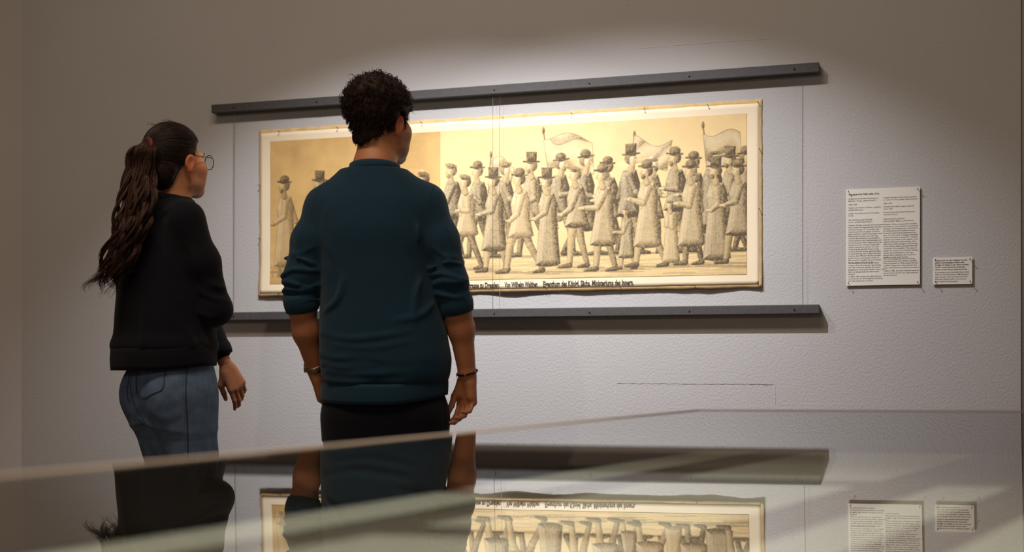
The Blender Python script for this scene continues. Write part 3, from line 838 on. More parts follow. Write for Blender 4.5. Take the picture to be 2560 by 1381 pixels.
def vv(*a): return np.array(a, np.float32)
def p_cone(a, b, ra, rb, flat=None, ff=1.0):
    """tapered capsule; flat = direction squashed by ff (>1 is thinner)"""
    a = np.array(a, np.float32); b = np.array(b, np.float32); e = b - a; l2 = float(e @ e) + 1e-9
    R = max(ra, rb)
    n = None if flat is None else np.array(flat, np.float32) / np.linalg.norm(flat)
    def f(P):
        q = P - a; t = np.clip((q @ e) / l2, 0, 1); w = q - t[..., None] * e
        if n is not None: w = w + (ff - 1) * (w @ n)[..., None] * n
        d = np.sqrt((w * w).sum(-1)) - (ra + (rb - ra) * t)
        return d if n is None or ff <= 1 else d / (1 + 0.35 * (ff - 1))
    Rb = R if n is None else R * max(1, 1 / ff)
    return f, np.minimum(a, b) - Rb, np.maximum(a, b) + Rb
def p_ell(c, r, M=None):
    c = np.array(c, np.float32); r = np.array(r, np.float32); R = float(r.max())
    def f(P):
        q = P - c
        if M is not None: q = q @ M
        k0 = np.sqrt(((q / r) ** 2).sum(-1)) + 1e-6; k1 = np.sqrt(((q / r ** 2) ** 2).sum(-1)) + 1e-6
        return k0 * (k0 - 1) / k1
    return f, c - R, c + R
def p_loft(st, yaw=0.0, n=2.0, cap=0.01):
    """stations (z, cx, cy, rx, ry) bottom to top, elliptical rings smoothly joined; yaw turns each ring"""
    st = np.array(sorted(st), float); zs_ = st[:, 0]
    zz = np.linspace(zs_[0], zs_[-1], 200)
    w = []
    for i in range(1, 5):
        y = st[:, i]; m = np.gradient(y, zs_)
        k = np.clip(np.searchsorted(zs_, zz) - 1, 0, len(zs_) - 2); h = zs_[k + 1] - zs_[k]; t = (zz - zs_[k]) / h
        w.append((2 * t ** 3 - 3 * t ** 2 + 1) * y[k] + (t ** 3 - 2 * t ** 2 + t) * h * m[k] + (-2 * t ** 3 + 3 * t ** 2) * y[k + 1] + (t ** 3 - t ** 2) * h * m[k + 1])
    co, si = math.cos(yaw), math.sin(yaw)
    R = max(st[:, 3].max(), st[:, 4].max())
    lo = np.array([st[:, 1].min() - R, st[:, 2].min() - R, zs_[0]]); hi = np.array([st[:, 1].max() + R, st[:, 2].max() + R, zs_[-1]])
    def f(P):
        z = P[..., 2]; cx, cy, rx, ry = [np.interp(z, zz, a) for a in w]
        x = P[..., 0] - cx; y = P[..., 1] - cy
        u = x * co + y * si; v = -x * si + y * co
        k0 = (np.abs(u / rx) ** n + np.abs(v / ry) ** n) ** (1 / n) + 1e-6
        k1 = np.sqrt((u / rx ** 2) ** 2 + (v / ry ** 2) ** 2) / np.maximum(np.sqrt((u / rx) ** 2 + (v / ry) ** 2), 1e-6) + 1e-6
        d = (k0 - 1) / k1
        return np.maximum(d, np.maximum(zs_[0] - z, z - zs_[-1]))
    return f, lo, hi
def xf(prim, M4, s=1.0):
    """place a primitive given in a local frame; M4 local->person"""
    fn, lo, hi = prim
    Mi = np.array(M4.inverted(), np.float32)
    A_, t_ = Mi[:3, :3], Mi[:3, 3]
    cs = np.array([list(M4 @ Vector((x, y, z))) for x in (lo[0], hi[0]) for y in (lo[1], hi[1]) for z in (lo[2], hi[2])])
    return (lambda P: fn(P @ A_.T + t_) * s), cs.min(0), cs.max(0)
def wob(P, f, seed):
    r = np.random.RandomState(seed); o = 0
    for k in range(6):
        w = r.randn(3) * f * (0.6 + 0.25 * k); o = o + np.sin(P @ w.astype(np.float32) + r.rand() * 6.28) / (1 + 0.35 * k)
    return o / 3.0
def fold(path, w, amp, side=None):
    """ridge along a 3-D polyline"""
    Pp = catmull(path, 14)
    def f(P):
        d = np.full(P.shape[0], 1e9, np.float32); tt = np.zeros(P.shape[0], np.float32)
        for i in range(len(Pp) - 1):
            a = Pp[i].astype(np.float32); e = (Pp[i + 1] - Pp[i]).astype(np.float32); l2 = e @ e + 1e-12
            q = P - a; t = np.clip(q @ e / l2, 0, 1); dd = ((q - t[:, None] * e) ** 2).sum(-1)
            m = dd < d; d[m] = dd[m]; tt[m] = (i + t[m]) / (len(Pp) - 1)
        return -amp * np.exp(-d / (w * w)) * np.sin(np.pi * np.clip(tt, 0.02, 0.98)) ** 0.6
    lo = Pp.min(0) - 3 * w; hi = Pp.max(0) + 3 * w
    return f, lo, hi

def add_hand(Fd, W, dirv, radial, normal, size, curl, spread=0.1, thumb=(0.5, 0.5), k=0.004):
    """palm, four unequal jointed fingers and a thumb leaving the side of the palm. Returns fingertip list."""
    W = np.array(W, float)
    d = np.array(dirv, float); d /= np.linalg.norm(d)
    r = np.array(radial, float); r -= d * (r @ d); r /= np.linalg.norm(r)
    n = np.array(normal, float); n -= d * (n @ d); n -= r * (n @ r); n /= np.linalg.norm(n)
    s = size
    offs = [0.029, 0.010, -0.009, -0.026]; ml = [0.088, 0.091, 0.086, 0.079]
    ph = [(0.043, 0.026, 0.021), (0.047, 0.030, 0.022), (0.043, 0.028, 0.021), (0.034, 0.021, 0.019)]
    rad = [0.0092, 0.0095, 0.0088, 0.0078]
    for i in range(4):
        base = W + s * (d * 0.005 + r * offs[i] * 0.55)
        kn = W + s * (d * ml[i] + r * offs[i] - n * 0.002)
        Fd.add(p_cone(base, kn, 0.0145 * s, 0.0118 * s), 0.012)
    Fd.add(p_ell(W + s * (d * 0.05 + n * 0.006), (0.03 * s,) * 3), 0.02) if False else None
    Fd.add(p_cone(W + s * (d * 0.02 + r * 0.016 + n * 0.008), W + s * (d * 0.055 + r * 0.022 + n * 0.010), 0.017 * s, 0.013 * s), 0.014)
    Fd.add(p_cone(W + s * (d * 0.02 - r * 0.016 + n * 0.006), W + s * (d * 0.06 - r * 0.020 + n * 0.006), 0.014 * s, 0.011 * s), 0.014)
    tips = []
    for i in range(4):
        p = W + s * (d * ml[i] + r * offs[i] - n * 0.002)
        sp = spread * (offs[i] / 0.029)
        a = 0.0
        for j in range(3):
            a += curl[i][j]
            dd = (d * math.cos(a) + n * math.sin(a)); dd = dd + r * sp * (0.6 if j == 0 else 0.25); dd /= np.linalg.norm(dd)
            q = p + dd * ph[i][j] * s
            r0 = rad[i] * (1 - 0.10 * j) * s; r1 = rad[i] * (1 - 0.10 * (j + 1)) * s
            Fd.add(p_cone(p, q, r0, r1), k)
            p = q
        tips.append((p, dd, n))
    # thumb
    b0 = W + s * (d * 0.022 + r * 0.020 + n * 0.004)
    ta, tb = thumb
    t1 = d * math.cos(ta) + r * math.sin(ta) + n * 0.30; t1 /= np.linalg.norm(t1)
    b1 = b0 + t1 * 0.045 * s
    t2 = d * math.cos(tb) + r * math.sin(tb) + n * 0.45; t2 /= np.linalg.norm(t2)
    b2 = b1 + t2 * 0.034 * s
    t3 = t2 * 0.9 + n * 0.25 + d * 0.15; t3 /= np.linalg.norm(t3)
    b3 = b2 + t3 * 0.026 * s
    Fd.add(p_cone(b0, b1, 0.0155 * s, 0.0122 * s), 0.010)
    Fd.add(p_cone(b1, b2, 0.0112 * s, 0.0098 * s), k)
    Fd.add(p_cone(b2, b3, 0.0098 * s, 0.0080 * s), k)
    tips.append((b3, t3, n))
    return tips

def add_head(Fd, M4, s, female=False):
    X = lambda p, k, op='u': Fd.add(xf(p, M4, s), k * s, op)
    j = 0.9 if female else 1.0
    X(p_ell((0, -0.012, 0.036), (0.074, 0.096, 0.086)), 0.01)
    X(p_ell((0, 0.030, -0.028), (0.060 * (0.5 + 0.5 * j), 0.064, 0.080)), 0.03)
    X(p_cone((-0.045 * j, 0.02, -0.075), (-0.014, 0.078, -0.100), 0.022, 0.020 * j), 0.025)
    X(p_cone((0.045 * j, 0.02, -0.075), (0.014, 0.078, -0.100), 0.022, 0.020 * j), 0.025)
    X(p_ell((0, 0.082, -0.102), (0.022 * j, 0.018, 0.018)), 0.015)
    for sx in (-1, 1):
        X(p_ell((sx * 0.043, 0.058, -0.022), (0.026, 0.026, 0.022)), 0.02)
        if not female: X(p_ell((sx * 0.040, 0.050, -0.048), (0.022, 0.030, 0.048)), 0.04)
        if female: X(p_ell((sx * 0.036, 0.060, -0.044), (0.023, 0.026, 0.046)), 0.04)
        X(p_cone((sx * 0.012, 0.096, 0.026), (sx * 0.044, 0.080, 0.024), 0.008, 0.007), 0.014)
        X(p_ell((sx * 0.031, 0.098, 0.004), (0.016, 0.014, 0.011)), 0.012, 's')
        X(p_ell((sx * 0.031, 0.082, 0.004), (0.015, 0.013, 0.012)), 0.004)
        X(p_ell((sx * 0.0125, 0.106, -0.040), (0.009, 0.010, 0.008)), 0.006)
        # ear: leaf-shaped shell set out at the back, hollowed, with a lobe
        E = (Matrix.Translation((sx * 0.077, -0.006, -0.012)) @ Matrix.Rotation(sx * -0.38, 4, 'Z') @ Matrix.Rotation(-0.18, 4, 'X'))
        Y = lambda p, k, op='u': Fd.add(xf(p, M4 @ E, s), k * s, op)
        Y(p_ell((sx * 0.004, 0, 0.006), (0.0085, 0.0185, 0.028)), 0.005)
        Y(p_ell((sx * 0.003, 0.004, -0.022), (0.007, 0.010, 0.012)), 0.006)
        Y(p_ell((sx * 0.013, 0.004, 0.006), (0.0075, 0.0115, 0.019)), 0.004, 's')
    X(p_cone((0, 0.094, 0.016), (0, 0.112, -0.032), 0.009, 0.0115), 0.012)
    X(p_ell((0, 0.114, -0.036), (0.0115, 0.011, 0.0095)), 0.008)
    X(p_ell((0, 0.090, -0.066), (0.023, 0.010, 0.006)), 0.006)
    X(p_ell((0, 0.088, -0.076), (0.020, 0.010, 0.007)), 0.006)
    X(p_ell((0, 0.103, -0.0705), (0.024, 0.006, 0.0016)), 0.003, 's')

def head_extras(M4, s, parent, brow_m):
    """eyes and eyebrows"""
    for sx in (-1, 1):
        for nm, c, r, m in (('eye', (sx * 0.031, 0.0845, 0.004), 0.0118, M_EYEW), ('iris', (sx * 0.031, 0.0928, 0.004), 0.0048, M_IRIS)):
            bm = bmesh.new(); bmesh.ops.create_uvsphere(bm, u_segments=14, v_segments=10, radius=r * s)
            o = bm_obj(nm, bm, m, parent, True); o.matrix_local = M4 @ Matrix.Translation(c)
            o.scale = (1, 1, 1)
        pth = catmull([(sx * 0.012, 0.105, 0.026), (sx * 0.030, 0.101, 0.032), (sx * 0.050, 0.083, 0.027)], 9)
        pth = [list(M4 @ Vector(p)) for p in pth]
        link('eyebrow', tubes_mesh('eyebrow', [np.array(pth)], [np.array([1, 3, 3.4, 3.4, 3, 2.6, 2.2, 1.6, 0.6]) * 0.001], 6), brow_m, parent, True)

def band_mesh(name, center, axis, ra, rb, width, thick, yaw=0.0, segs=64, ribs=0, rib_amp=0.0007, tilt=None, rows=4, bulge=0.0):
    """ring of knit or metal: ra x rb ellipse round an axis, height `width` along it"""
    axis = Vector(axis).normalized()
    up = axis.to_track_quat('Z', 'Y').to_matrix()
    V, Q = [], []
    nr = rows * 2
    for i in range(segs):
        t = 2 * math.pi * i / segs
        rb_ = rib_amp * math.cos(ribs * t) if ribs else 0
        prof = []
        for k in range(rows):
            f = k / (rows - 1); prof.append((thick * (0.6 + 0.4 * math.sin(math.pi * f)) + bulge * math.sin(math.pi * f) + rb_, (f - 0.5) * width))
        for k in range(rows):
            f = 1 - k / (rows - 1); prof.append((-thick, (f - 0.5) * width))
        for dr, dz in prof:
            x, y = (ra + dr) * math.cos(t), (rb + dr) * math.sin(t)
            p = Vector((x * math.cos(yaw) - y * math.sin(yaw), x * math.sin(yaw) + y * math.cos(yaw), dz))
            p = up @ p + Vector(center)
            if tilt: p.z += tilt(p)
            V.append(tuple(p))
    for i in range(segs):
        for k in range(nr):
            a = i * nr + k; b = i * nr + (k + 1) % nr; c = ((i + 1) % segs) * nr + (k + 1) % nr; d = ((i + 1) % segs) * nr + k
            Q.append((a, d, c, b))
    return mesh_np(name, V, Q)
def bvh_of(o):
    me = o.data
    n = len(me.vertices); co = np.empty(n * 3, np.float32); me.vertices.foreach_get('co', co)
    return BVHTree.FromPolygons(co.reshape(-1, 3).tolist(), [tuple(p.vertices) for p in me.polygons])
def seam(name, bvh, pts, r, m, parent, n=40, lift=0.0006, dash=None, direction=(0, 1, 0)):
    """tube laid on a surface: pts are (x,z) seen from behind, cast along +Y"""
    P = catmull([(p[0], 0, p[1]) for p in pts], n)
    hits = []
    for p in P:
        h = bvh.ray_cast(Vector((p[0], -1.0, p[2])), Vector(direction))
        if h[0] is not None: hits.append(np.array(h[0] + h[1] * lift))
    if len(hits) < 3: return
    hits = np.array(hits)
    if dash:
        paths = [hits[i:i + dash] for i in range(0, len(hits) - dash, dash + 1)]
    else: paths = [hits]
    paths = [p for p in paths if len(p) >= 2]
    return link(name, tubes_mesh(name, paths, [np.full(len(p), r) for p in paths], 5), m, parent, True)
SKIN = np.array(lin((186, 124, 88))); LIP = np.array(lin((168, 92, 78))); STUB = np.array(lin((104, 70, 54)))
def skin_colour(o, M4, stubble=False, tips=()):
    me = o.data; n = len(me.vertices); co = np.empty(n * 3, np.float32); me.vertices.foreach_get('co', co); co = co.reshape(-1, 3)
    Mi = np.array(M4.inverted(), np.float32); q = co @ Mi[:3, :3].T + Mi[:3, 3]
    C = np.tile(SKIN, (n, 1)); C *= (1 + 0.05 * wob(co, 40, 3))[:, None]
    def blend(mask, col):
        C[:] = C * (1 - mask[:, None]) + col * mask[:, None]
    lip = np.clip(1.3 - np.sqrt((q[:, 0] / 0.024) ** 2 + ((q[:, 1] - 0.1) / 0.02) ** 2 + ((q[:, 2] + 0.071) / 0.012) ** 2), 0, 0.3) / 0.3
    blend(lip * 0.8, LIP)
    ear = np.clip(1.4 - np.sqrt(((np.abs(q[:, 0]) - 0.082) / 0.014) ** 2 + ((q[:, 1] + 0.008) / 0.03) ** 2 + ((q[:, 2] + 0.01) / 0.045) ** 2), 0, 0.4) / 0.4
    blend(ear * 0.45, np.array(lin((200, 98, 66))))
    if stubble:
        st = np.clip((-0.03 - q[:, 2] + 0.35 * (q[:, 1] - 0.02)) / 0.03, 0, 1) * np.clip((q[:, 1] - 0.005) / 0.025, 0, 1) * np.clip((q[:, 2] + 0.14) / 0.02, 0, 1)
        blend(st * 0.75 * (0.8 + 0.2 * np.sin(q[:, 0] * 900) * np.sin(q[:, 2] * 870)), STUB)
    for p, d, nn in tips:
        c = p - np.array(nn) * 0.006
        nl = np.clip(1.5 - np.linalg.norm(co - c, axis=1) / 0.0055, 0, 0.5) / 0.5
        blend(nl * 0.6, np.array(lin((216, 160, 132))))
    vcol(me, C)
def shoe(name, toe, heel, up, parent, m_up, m_sole, w=0.042):
    toe = np.array(toe, float); heel = np.array(heel, float); ax = (toe - heel) / np.linalg.norm(toe - heel)
    Fd = Field(np.minimum(toe, heel) - 0.09, np.maximum(toe, heel) + np.array([0.09, 0.09, 0.15]), 0.005)
    Fd.add(p_cone(heel + [0, 0, 0.045], toe + [0, 0, 0.035] - ax * 0.02, 0.040, 0.036), 0.02)
    Fd.add(p_cone(heel + [0, 0, 0.05], heel + [0, 0, 0.10] + ax * 0.01, 0.043, 0.045), 0.02)
    Fd.add(p_cone(heel + [0, 0, 0.09] + ax * 0.03, toe + [0, 0, 0.04] - ax * 0.06, 0.036, 0.034), 0.03)
    Fd.cut_below(0.012)
    o = link(name, Fd.mesh(name), m_up, parent, True)
    Fs = Field(np.minimum(toe, heel) - 0.09, np.maximum(toe, heel) + np.array([0.09, 0.09, 0.1]), 0.005)
    Fs.add(p_cone(heel + [0, 0, 0.02], toe + [0, 0, 0.02] - ax * 0.02, 0.043, 0.043), 0.01)
    Fs.cut_below(0.0005); Fs.D = np.maximum(Fs.D, ((Fs.lo[2] + Fs.h * np.arange(Fs.n[2])) - 0.024)[None, None, :].astype(np.float32))
    link('sole', Fs.mesh('sole'), m_sole, o, True)
    return o

# ------------------------------------------------------------------ person in the teal sweatshirt
MD = 3.88
def person_root(px, d, label):
    w = cam_to_world((px - IMW / 2) * d / F, d, 0.0)
    t = empty('person', w, YAW)
    return tag(t, label, 'person')
man = person_root(950, MD, 'person in a teal sweatshirt and black trousers with short curly dark hair, back turned')
KM = MD / F
def m2(px, py, y=0.0):
    k = (MD + y) / F
    return (px - IMW / 2) * k - (950 - IMW / 2) * KM, HC + (HOR - py) * k
psi = math.radians(33)
HX, HZ = m2(950, 309)
HM = Matrix.Translation((HX, 0.015, HZ)) @ Matrix.Rotation(-psi, 4, 'Z') @ Matrix.Rotation(math.radians(3), 4, 'X')
B = Field((-0.36, -0.22, -0.01), (0.36, 0.26, 1.82), 0.0034)
add_head(B, HM, 1.0)
nb = (-0.018, -0.012, 1.50)
B.add(p_cone((-0.010, 0.0, 1.62), (-0.016, -0.01, 1.52), 0.060, 0.064), 0.03)
B.add(p_cone((-0.016, -0.012, 1.52), (-0.016, -0.015, 1.47), 0.068, 0.085), 0.03)
B.add(p_loft([(0.80, 0.015, 0, 0.165, 0.11), (0.95, 0.012, 0, 0.155, 0.10), (1.10, 0.0, 0, 0.145, 0.10), (1.30, -0.014, 0, 0.16, 0.11), (1.42, -0.018, -0.005, 0.15, 0.09), (1.49, -0.018, -0.01, 0.09, 0.07)]), 0.03)
armR = [(0.140, -0.005, 1.418), (0.228, -0.03, 1.165), (0.248, -0.018, 1.08), (0.262, 0.0, 1.01), (0.281, 0.02, 0.865)]
armL = [(-0.168, -0.005, 1.408), (-0.247, -0.03, 1.175), (-0.250, -0.018, 1.085), (-0.240, 0.005, 1.00), (-0.214, 0.05, 0.875)]
rads = [0.05, 0.043, 0.044, 0.0405, 0.0285]
for arm in (armR, armL):
    for i in range(4):
        B.add(p_cone(arm[i], arm[i + 1], rads[i], rads[i + 1]), 0.025)
    # wrist is flatter than round
    B.add(p_cone(arm[4], np.array(arm[4]) + (np.array(arm[4]) - arm[3]) * 0.12, 0.028, 0.027), 0.01)
tips = []
wr = np.array(armR[4]) + (np.array(armR[4]) - armR[3]) * 0.10
tips += add_hand(B, wr, (-0.04, 0.02, -1), (-0.80, 0.55, 0), (-0.58, -0.80, 0), 1.0,
         [(0.42, 0.55, 0.35), (0.52, 0.62, 0.40), (0.60, 0.66, 0.42), (0.66, 0.66, 0.40)], 0.06, (0.42, 0.02))
wl2 = np.array(armL[4]) + (np.array(armL[4]) - armL[3]) * 0.10
tips += add_hand(B, wl2, (0.30, 0.34, -1), (0.45, 0.85, 0.2), (0.85, -0.45, 0), 1.0,
         [(0.3, 0.4, 0.25), (0.35, 0.45, 0.3), (0.4, 0.45, 0.3), (0.45, 0.45, 0.3)], 0.05, (0.45, 0.2))
for sx, hx in ((1, 0.105), (-1, -0.075)):
    B.add(p_cone((hx, 0, 0.84), (hx + sx * 0.012, 0.0, 0.48), 0.088, 0.055), 0.03)
    B.add(p_cone((hx + sx * 0.012, 0.0, 0.48), (hx + sx * 0.02, -0.01, 0.10), 0.056, 0.036), 0.03)
    B.add(p_cone((hx + sx * 0.02, -0.015, 0.06), (hx + sx * 0.035, 0.15, 0.045), 0.034, 0.026), 0.02)
body = link('body', B.mesh('body'), M_SKIN, man, True)
skin_colour(body, HM, True, tips)
head_extras(HM, 1.0, man, M_HAIR_M)

# sweatshirt
S = Field((-0.36, -0.26, 0.76), (0.36, 0.26, 1.60), 0.0038)
S.add(p_loft([(0.815, 0.014, 0.0, 0.188, 0.132), (0.845, 0.018, 0, 0.204, 0.148), (0.90, 0.020, 0, 0.212, 0.152), (0.98, 0.013, 0, 0.206, 0.146),
              (1.09, 0.002, 0, 0.192, 0.138), (1.22, -0.012, 0, 0.188, 0.138), (1.34, -0.018, -0.004, 0.190, 0.136), (1.42, -0.018, -0.008, 0.172, 0.118), (1.475, -0.018, -0.012, 0.125, 0.098), (1.53, -0.018, -0.014, 0.080, 0.082)], n=2.35), 0.02)
for arm, sg in ((armR, 1), (armL, -1)):
    a0, a1, a2 = np.array(arm[0]), np.array(arm[1]), np.array(arm[2])
    S.add(p_cone((-0.018 + sg * 0.06, -0.012, 1.478), (arm[0][0] + sg * 0.004, -0.004, arm[0][2] - 0.004), 0.056, 0.064), 0.05)
    mid = (a0 + a1) / 2 + np.array([sg * 0.012, -0.004, 0.0])
    S.add(p_cone(a0 + np.array([sg * 0.004, 0, -0.01]), mid, 0.064, 0.060), 0.035)
    S.add(p_cone(mid, a1, 0.060, 0.057), 0.025)
    S.add(p_cone(a1, a2 + (a2 - a1) * 0.0, 0.058, 0.050), 0.015)
# bunched cloth above the pushed-up cuffs
rm = random.Random(4)
for arm, sg in ((armR, 1), (armL, -1)):
    a1, a2 = np.array(arm[1]), np.array(arm[2]); ax = (a2 - a1) / np.linalg.norm(a2 - a1)
    for k, (t, rr_, tl) in enumerate([(-0.55, 0.060, 0.3), (-0.15, 0.0635, -0.25), (0.22, 0.064, 0.35), (0.55, 0.061, -0.2), (0.86, 0.058, 0.2)]):
        c = a1 + (a2 - a1) * t
        ring = []
        for i in range(13):
            an = 2 * math.pi * i / 12
            rj = rr_ * (1 + 0.05 * math.sin(an * 2 + k * 2.1))
            ring.append(c + np.array([math.cos(an) * rj, math.sin(an) * rj, sg * tl * 0.035 * math.cos(an + 0.5 * k) + 0.006 * math.sin(an * 3 + k)]))
        f, lo, hi = fold(np.array(ring), 0.0075, 0.012)
        S.displace(lambda P, f=f: f(P), lo, hi)
def back(x, z, y=-0.15): return (x, y, z)
folds = [  # horizontal creases at the waist and lower back, as seen from behind
    ([(-0.18, 1.00), (-0.08, 0.975), (0.03, 0.985), (0.12, 1.00)], 0.011, 0.007), ([(-0.12, 0.955), (-0.02, 0.945), (0.10, 0.965), (0.20, 0.99)], 0.010, 0.008),
    ([(-0.19, 0.93), (-0.12, 0.915), (-0.05, 0.92)], 0.009, 0.006), ([(-0.04, 0.925), (0.05, 0.905), (0.14, 0.91), (0.22, 0.94)], 0.010, 0.007),
    ([(-0.16, 0.875), (-0.04, 0.865), (0.08, 0.872), (0.2, 0.90)], 0.010, 0.006), ([(-0.18, 0.90), (-0.10, 0.885), (0.0, 0.89)], 0.009, 0.005),
    ([(0.06, 1.03), (0.14, 1.05), (0.19, 1.10)], 0.012, 0.006), ([(-0.17, 1.06), (-0.12, 1.10), (-0.10, 1.17)], 0.013, 0.006),
    ([(0.16, 1.20), (0.13, 1.12), (0.12, 1.02)], 0.014, 0.006), ([(-0.15, 1.40), (-0.16, 1.32), (-0.13, 1.22)], 0.013, 0.005),
    ([(0.14, 1.40), (0.135, 1.32), (0.15, 1.22)], 0.013, 0.006), ([(0.02, 0.84), (0.1, 0.842), (0.19, 0.86)], 0.010, 0.005),
    ([(-0.17, 0.845), (-0.08, 0.838), (0.0, 0.842)], 0.010, 0.005)]
for pts, w, a in folds:
    pth = np.array([back(x, z) for x, z in pts])
    # follow the rounded back
    pth[:, 1] = -0.142 * np.sqrt(np.clip(1 - (np.abs(pth[:, 0] - 0.005) / 0.212) ** 2.3, 0.02, 1))
    f, lo, hi = fold(pth, w * 0.85, a * 2.0); S.displace(lambda P, f=f: f(P), lo, hi)
for pts, w, a in [([(0.21, -0.075, 1.36), (0.235, -0.08, 1.27), (0.225, -0.09, 1.2)], 0.012, 0.005), ([(-0.235, -0.07, 1.35), (-0.255, -0.08, 1.26), (-0.235, -0.09, 1.2)], 0.012, 0.005),
                  ([(0.17, -0.09, 1.27), (0.22, -0.09, 1.235), (0.28, -0.06, 1.24)], 0.010, 0.005), ([(-0.19, -0.09, 1.27), (-0.25, -0.09, 1.245), (-0.3, -0.05, 1.25)], 0.010, 0.005)]:
    f, lo, hi = fold(np.array(pts), w, a); S.displace(lambda P, f=f: f(P), lo, hi)
S.displace(lambda P: 0.0022 * wob(P, 14, 8) + 0.0012 * wob(P, 32, 9))
# neck opening
S.add(p_cone((-0.018, -0.010, 1.50), (-0.016, -0.005, 1.66), 0.066, 0.070), 0.006, 's')
S._half(2, 1.522, -1)
sweat = link('sweatshirt', S.mesh('sweatshirt'), M_TEAL, man, True)
me = band_mesh('collar', (-0.016, -0.010, 1.524), (0.0, 0.10, 1), 0.078, 0.080, 0.026, 0.005, ribs=60, rib_amp=0.0006)
link('collar', me, M_TEALRIB, sweat, True)
hemt = lambda p: 0.020 * max(0, (p.x - 0.05) / 0.16) ** 1.4 - 0.006 * (1 - (p.x / 0.2) ** 2)
me = band_mesh('hem_band', (0.015, 0, 0.806), (0, 0, 1), 0.201, 0.146, 0.064, 0.005, segs=200, ribs=100, rib_amp=0.0007, tilt=hemt, rows=6)
link('hem_band', me, M_TEALRIB, sweat, True)
for arm in (armR, armL):
    a1, a2, a3 = map(np.array, arm[1:4]); ax = a3 - a2; ax /= np.linalg.norm(ax)
    me = band_mesh('cuff', a2 + ax * -0.012, ax, 0.0495, 0.0495, 0.060, 0.0045, segs=72, ribs=36, rib_amp=0.0006, rows=5, bulge=0.003)
    link('cuff', me, M_TEALRIB, sweat, True)
bv = bvh_of(sweat)
seam('armhole_seam', bv, [m2(1085, 440, -0.12), m2(1073, 490, -0.12), m2(1070, 560, -0.12), m2(1078, 640, -0.12)], 0.0011, M_TEALRIB, sweat)
seam('armhole_seam', bv, [m2(806, 440, -0.12), m2(782, 490, -0.12), m2(772, 560, -0.12), m2(790, 650, -0.12)], 0.0011, M_TEALRIB, sweat)

# trousers
T = Field((-0.30, -0.24, 0.03), (0.34, 0.24, 0.90), 0.005)
T.add(p_loft([(0.66, 0.018, 0.0, 0.196, 0.128), (0.74, 0.018, 0, 0.202, 0.136), (0.80, 0.016, 0, 0.190, 0.130), (0.88, 0.015, 0, 0.170, 0.115)]), 0.02)
for sx, hx in ((1, 0.115), (-1, -0.082)):
    T.add(p_cone((hx, 0, 0.72), (hx + sx * 0.006, 0, 0.46), 0.104, 0.085), 0.03)
    T.add(p_cone((hx + sx * 0.006, 0, 0.46), (hx + sx * 0.016, -0.01, 0.10), 0.085, 0.066), 0.03)
T.displace(lambda P: 0.0035 * wob(P, 16, 21))
T.cut_below(0.065)
trous = link('trousers', T.mesh('trousers'), M_TROUSER, man, True)
bv = bvh_of(trous)
seam('seat_seam', bv, [m2(962, 985, -0.12), m2(962, 1040, -0.12), m2(963, 1110, -0.12)], 0.001, M_TROUSER, trous)
seam('pocket_edge', bv, [m2(1102, 990, -0.12), m2(1110, 1030, -0.12), m2(1113, 1075, -0.12)], 0.0015, M_TROUSER, trous)
for sx, hx in ((1, 0.138), (-1, -0.105)):
    shoe('shoe', (hx + sx * 0.03, 0.20, 0), (hx, -0.045, 0), None, man, M_SHOE, M_SOLE)

# wrist watch and bead bracelet
ax = np.array(armL[4]) - np.array(armL[3]); ax /= np.linalg.norm(ax)
wc = np.array(armL[3]) + (np.array(armL[4]) - np.array(armL[3])) * 0.93
wt = link('wrist_watch', band_mesh('wrist_watch', wc, ax, 0.0305, 0.0305, 0.021, 0.0022, segs=48, ribs=24, rib_amp=0.0004), M_WATCH, man, True)
bm = bmesh.new(); bmesh.ops.create_cone(bm, cap_ends=True, segments=20, radius1=0.017, radius2=0.016, depth=0.008)
wf = bm_obj('watch_case', bm, M_WATCH, wt)
wf.matrix_local = Matrix.Translation(wc + np.array([-0.033, 0.004, 0])) @ Matrix.Rotation(math.pi / 2, 4, 'Y')
ax = np.array(armR[4]) - np.array(armR[3]); ax /= np.linalg.norm(ax)
bc = np.array(armR[4]) + ax * -0.003
br = empty('bead_bracelet'); br.parent = man
up = Vector(ax).to_track_quat('Z', 'Y').to_matrix()
bmesh_data = {}
for m in (M_BEAD1, M_BEAD2):
    bm = bmesh.new(); bmesh.ops.create_uvsphere(bm, u_segments=8, v_segments=6, radius=0.0042)
    me = bpy.data.meshes.new('bead'); bm.to_mesh(me); bm.free(); me.materials.append(m); bmesh_data[m.name] = me
NB = 26
for i in range(NB):
    t = 2 * math.pi * i / NB
    p = up @ Vector((0.0325 * math.cos(t), 0.0325 * math.sin(t), 0)) + Vector(bc)
    p.z += 0.003 * math.sin(t)
    o = bpy.data.objects.new('bead', bmesh_data[(M_BEAD2 if i % 5 == 2 else M_BEAD1).name]); COL.objects.link(o); o.parent = br; o.location = p
thr = [np.array(bc) + np.array(v) for v in ((-0.030, -0.014, -0.002), (-0.033, -0.018, -0.012), (-0.031, -0.02, -0.024))]
link('loose_thread', tubes_mesh('loose_thread', [catmull(thr, 10)], [np.full(10, 0.0009)], 5), M_BEAD2, br, True)

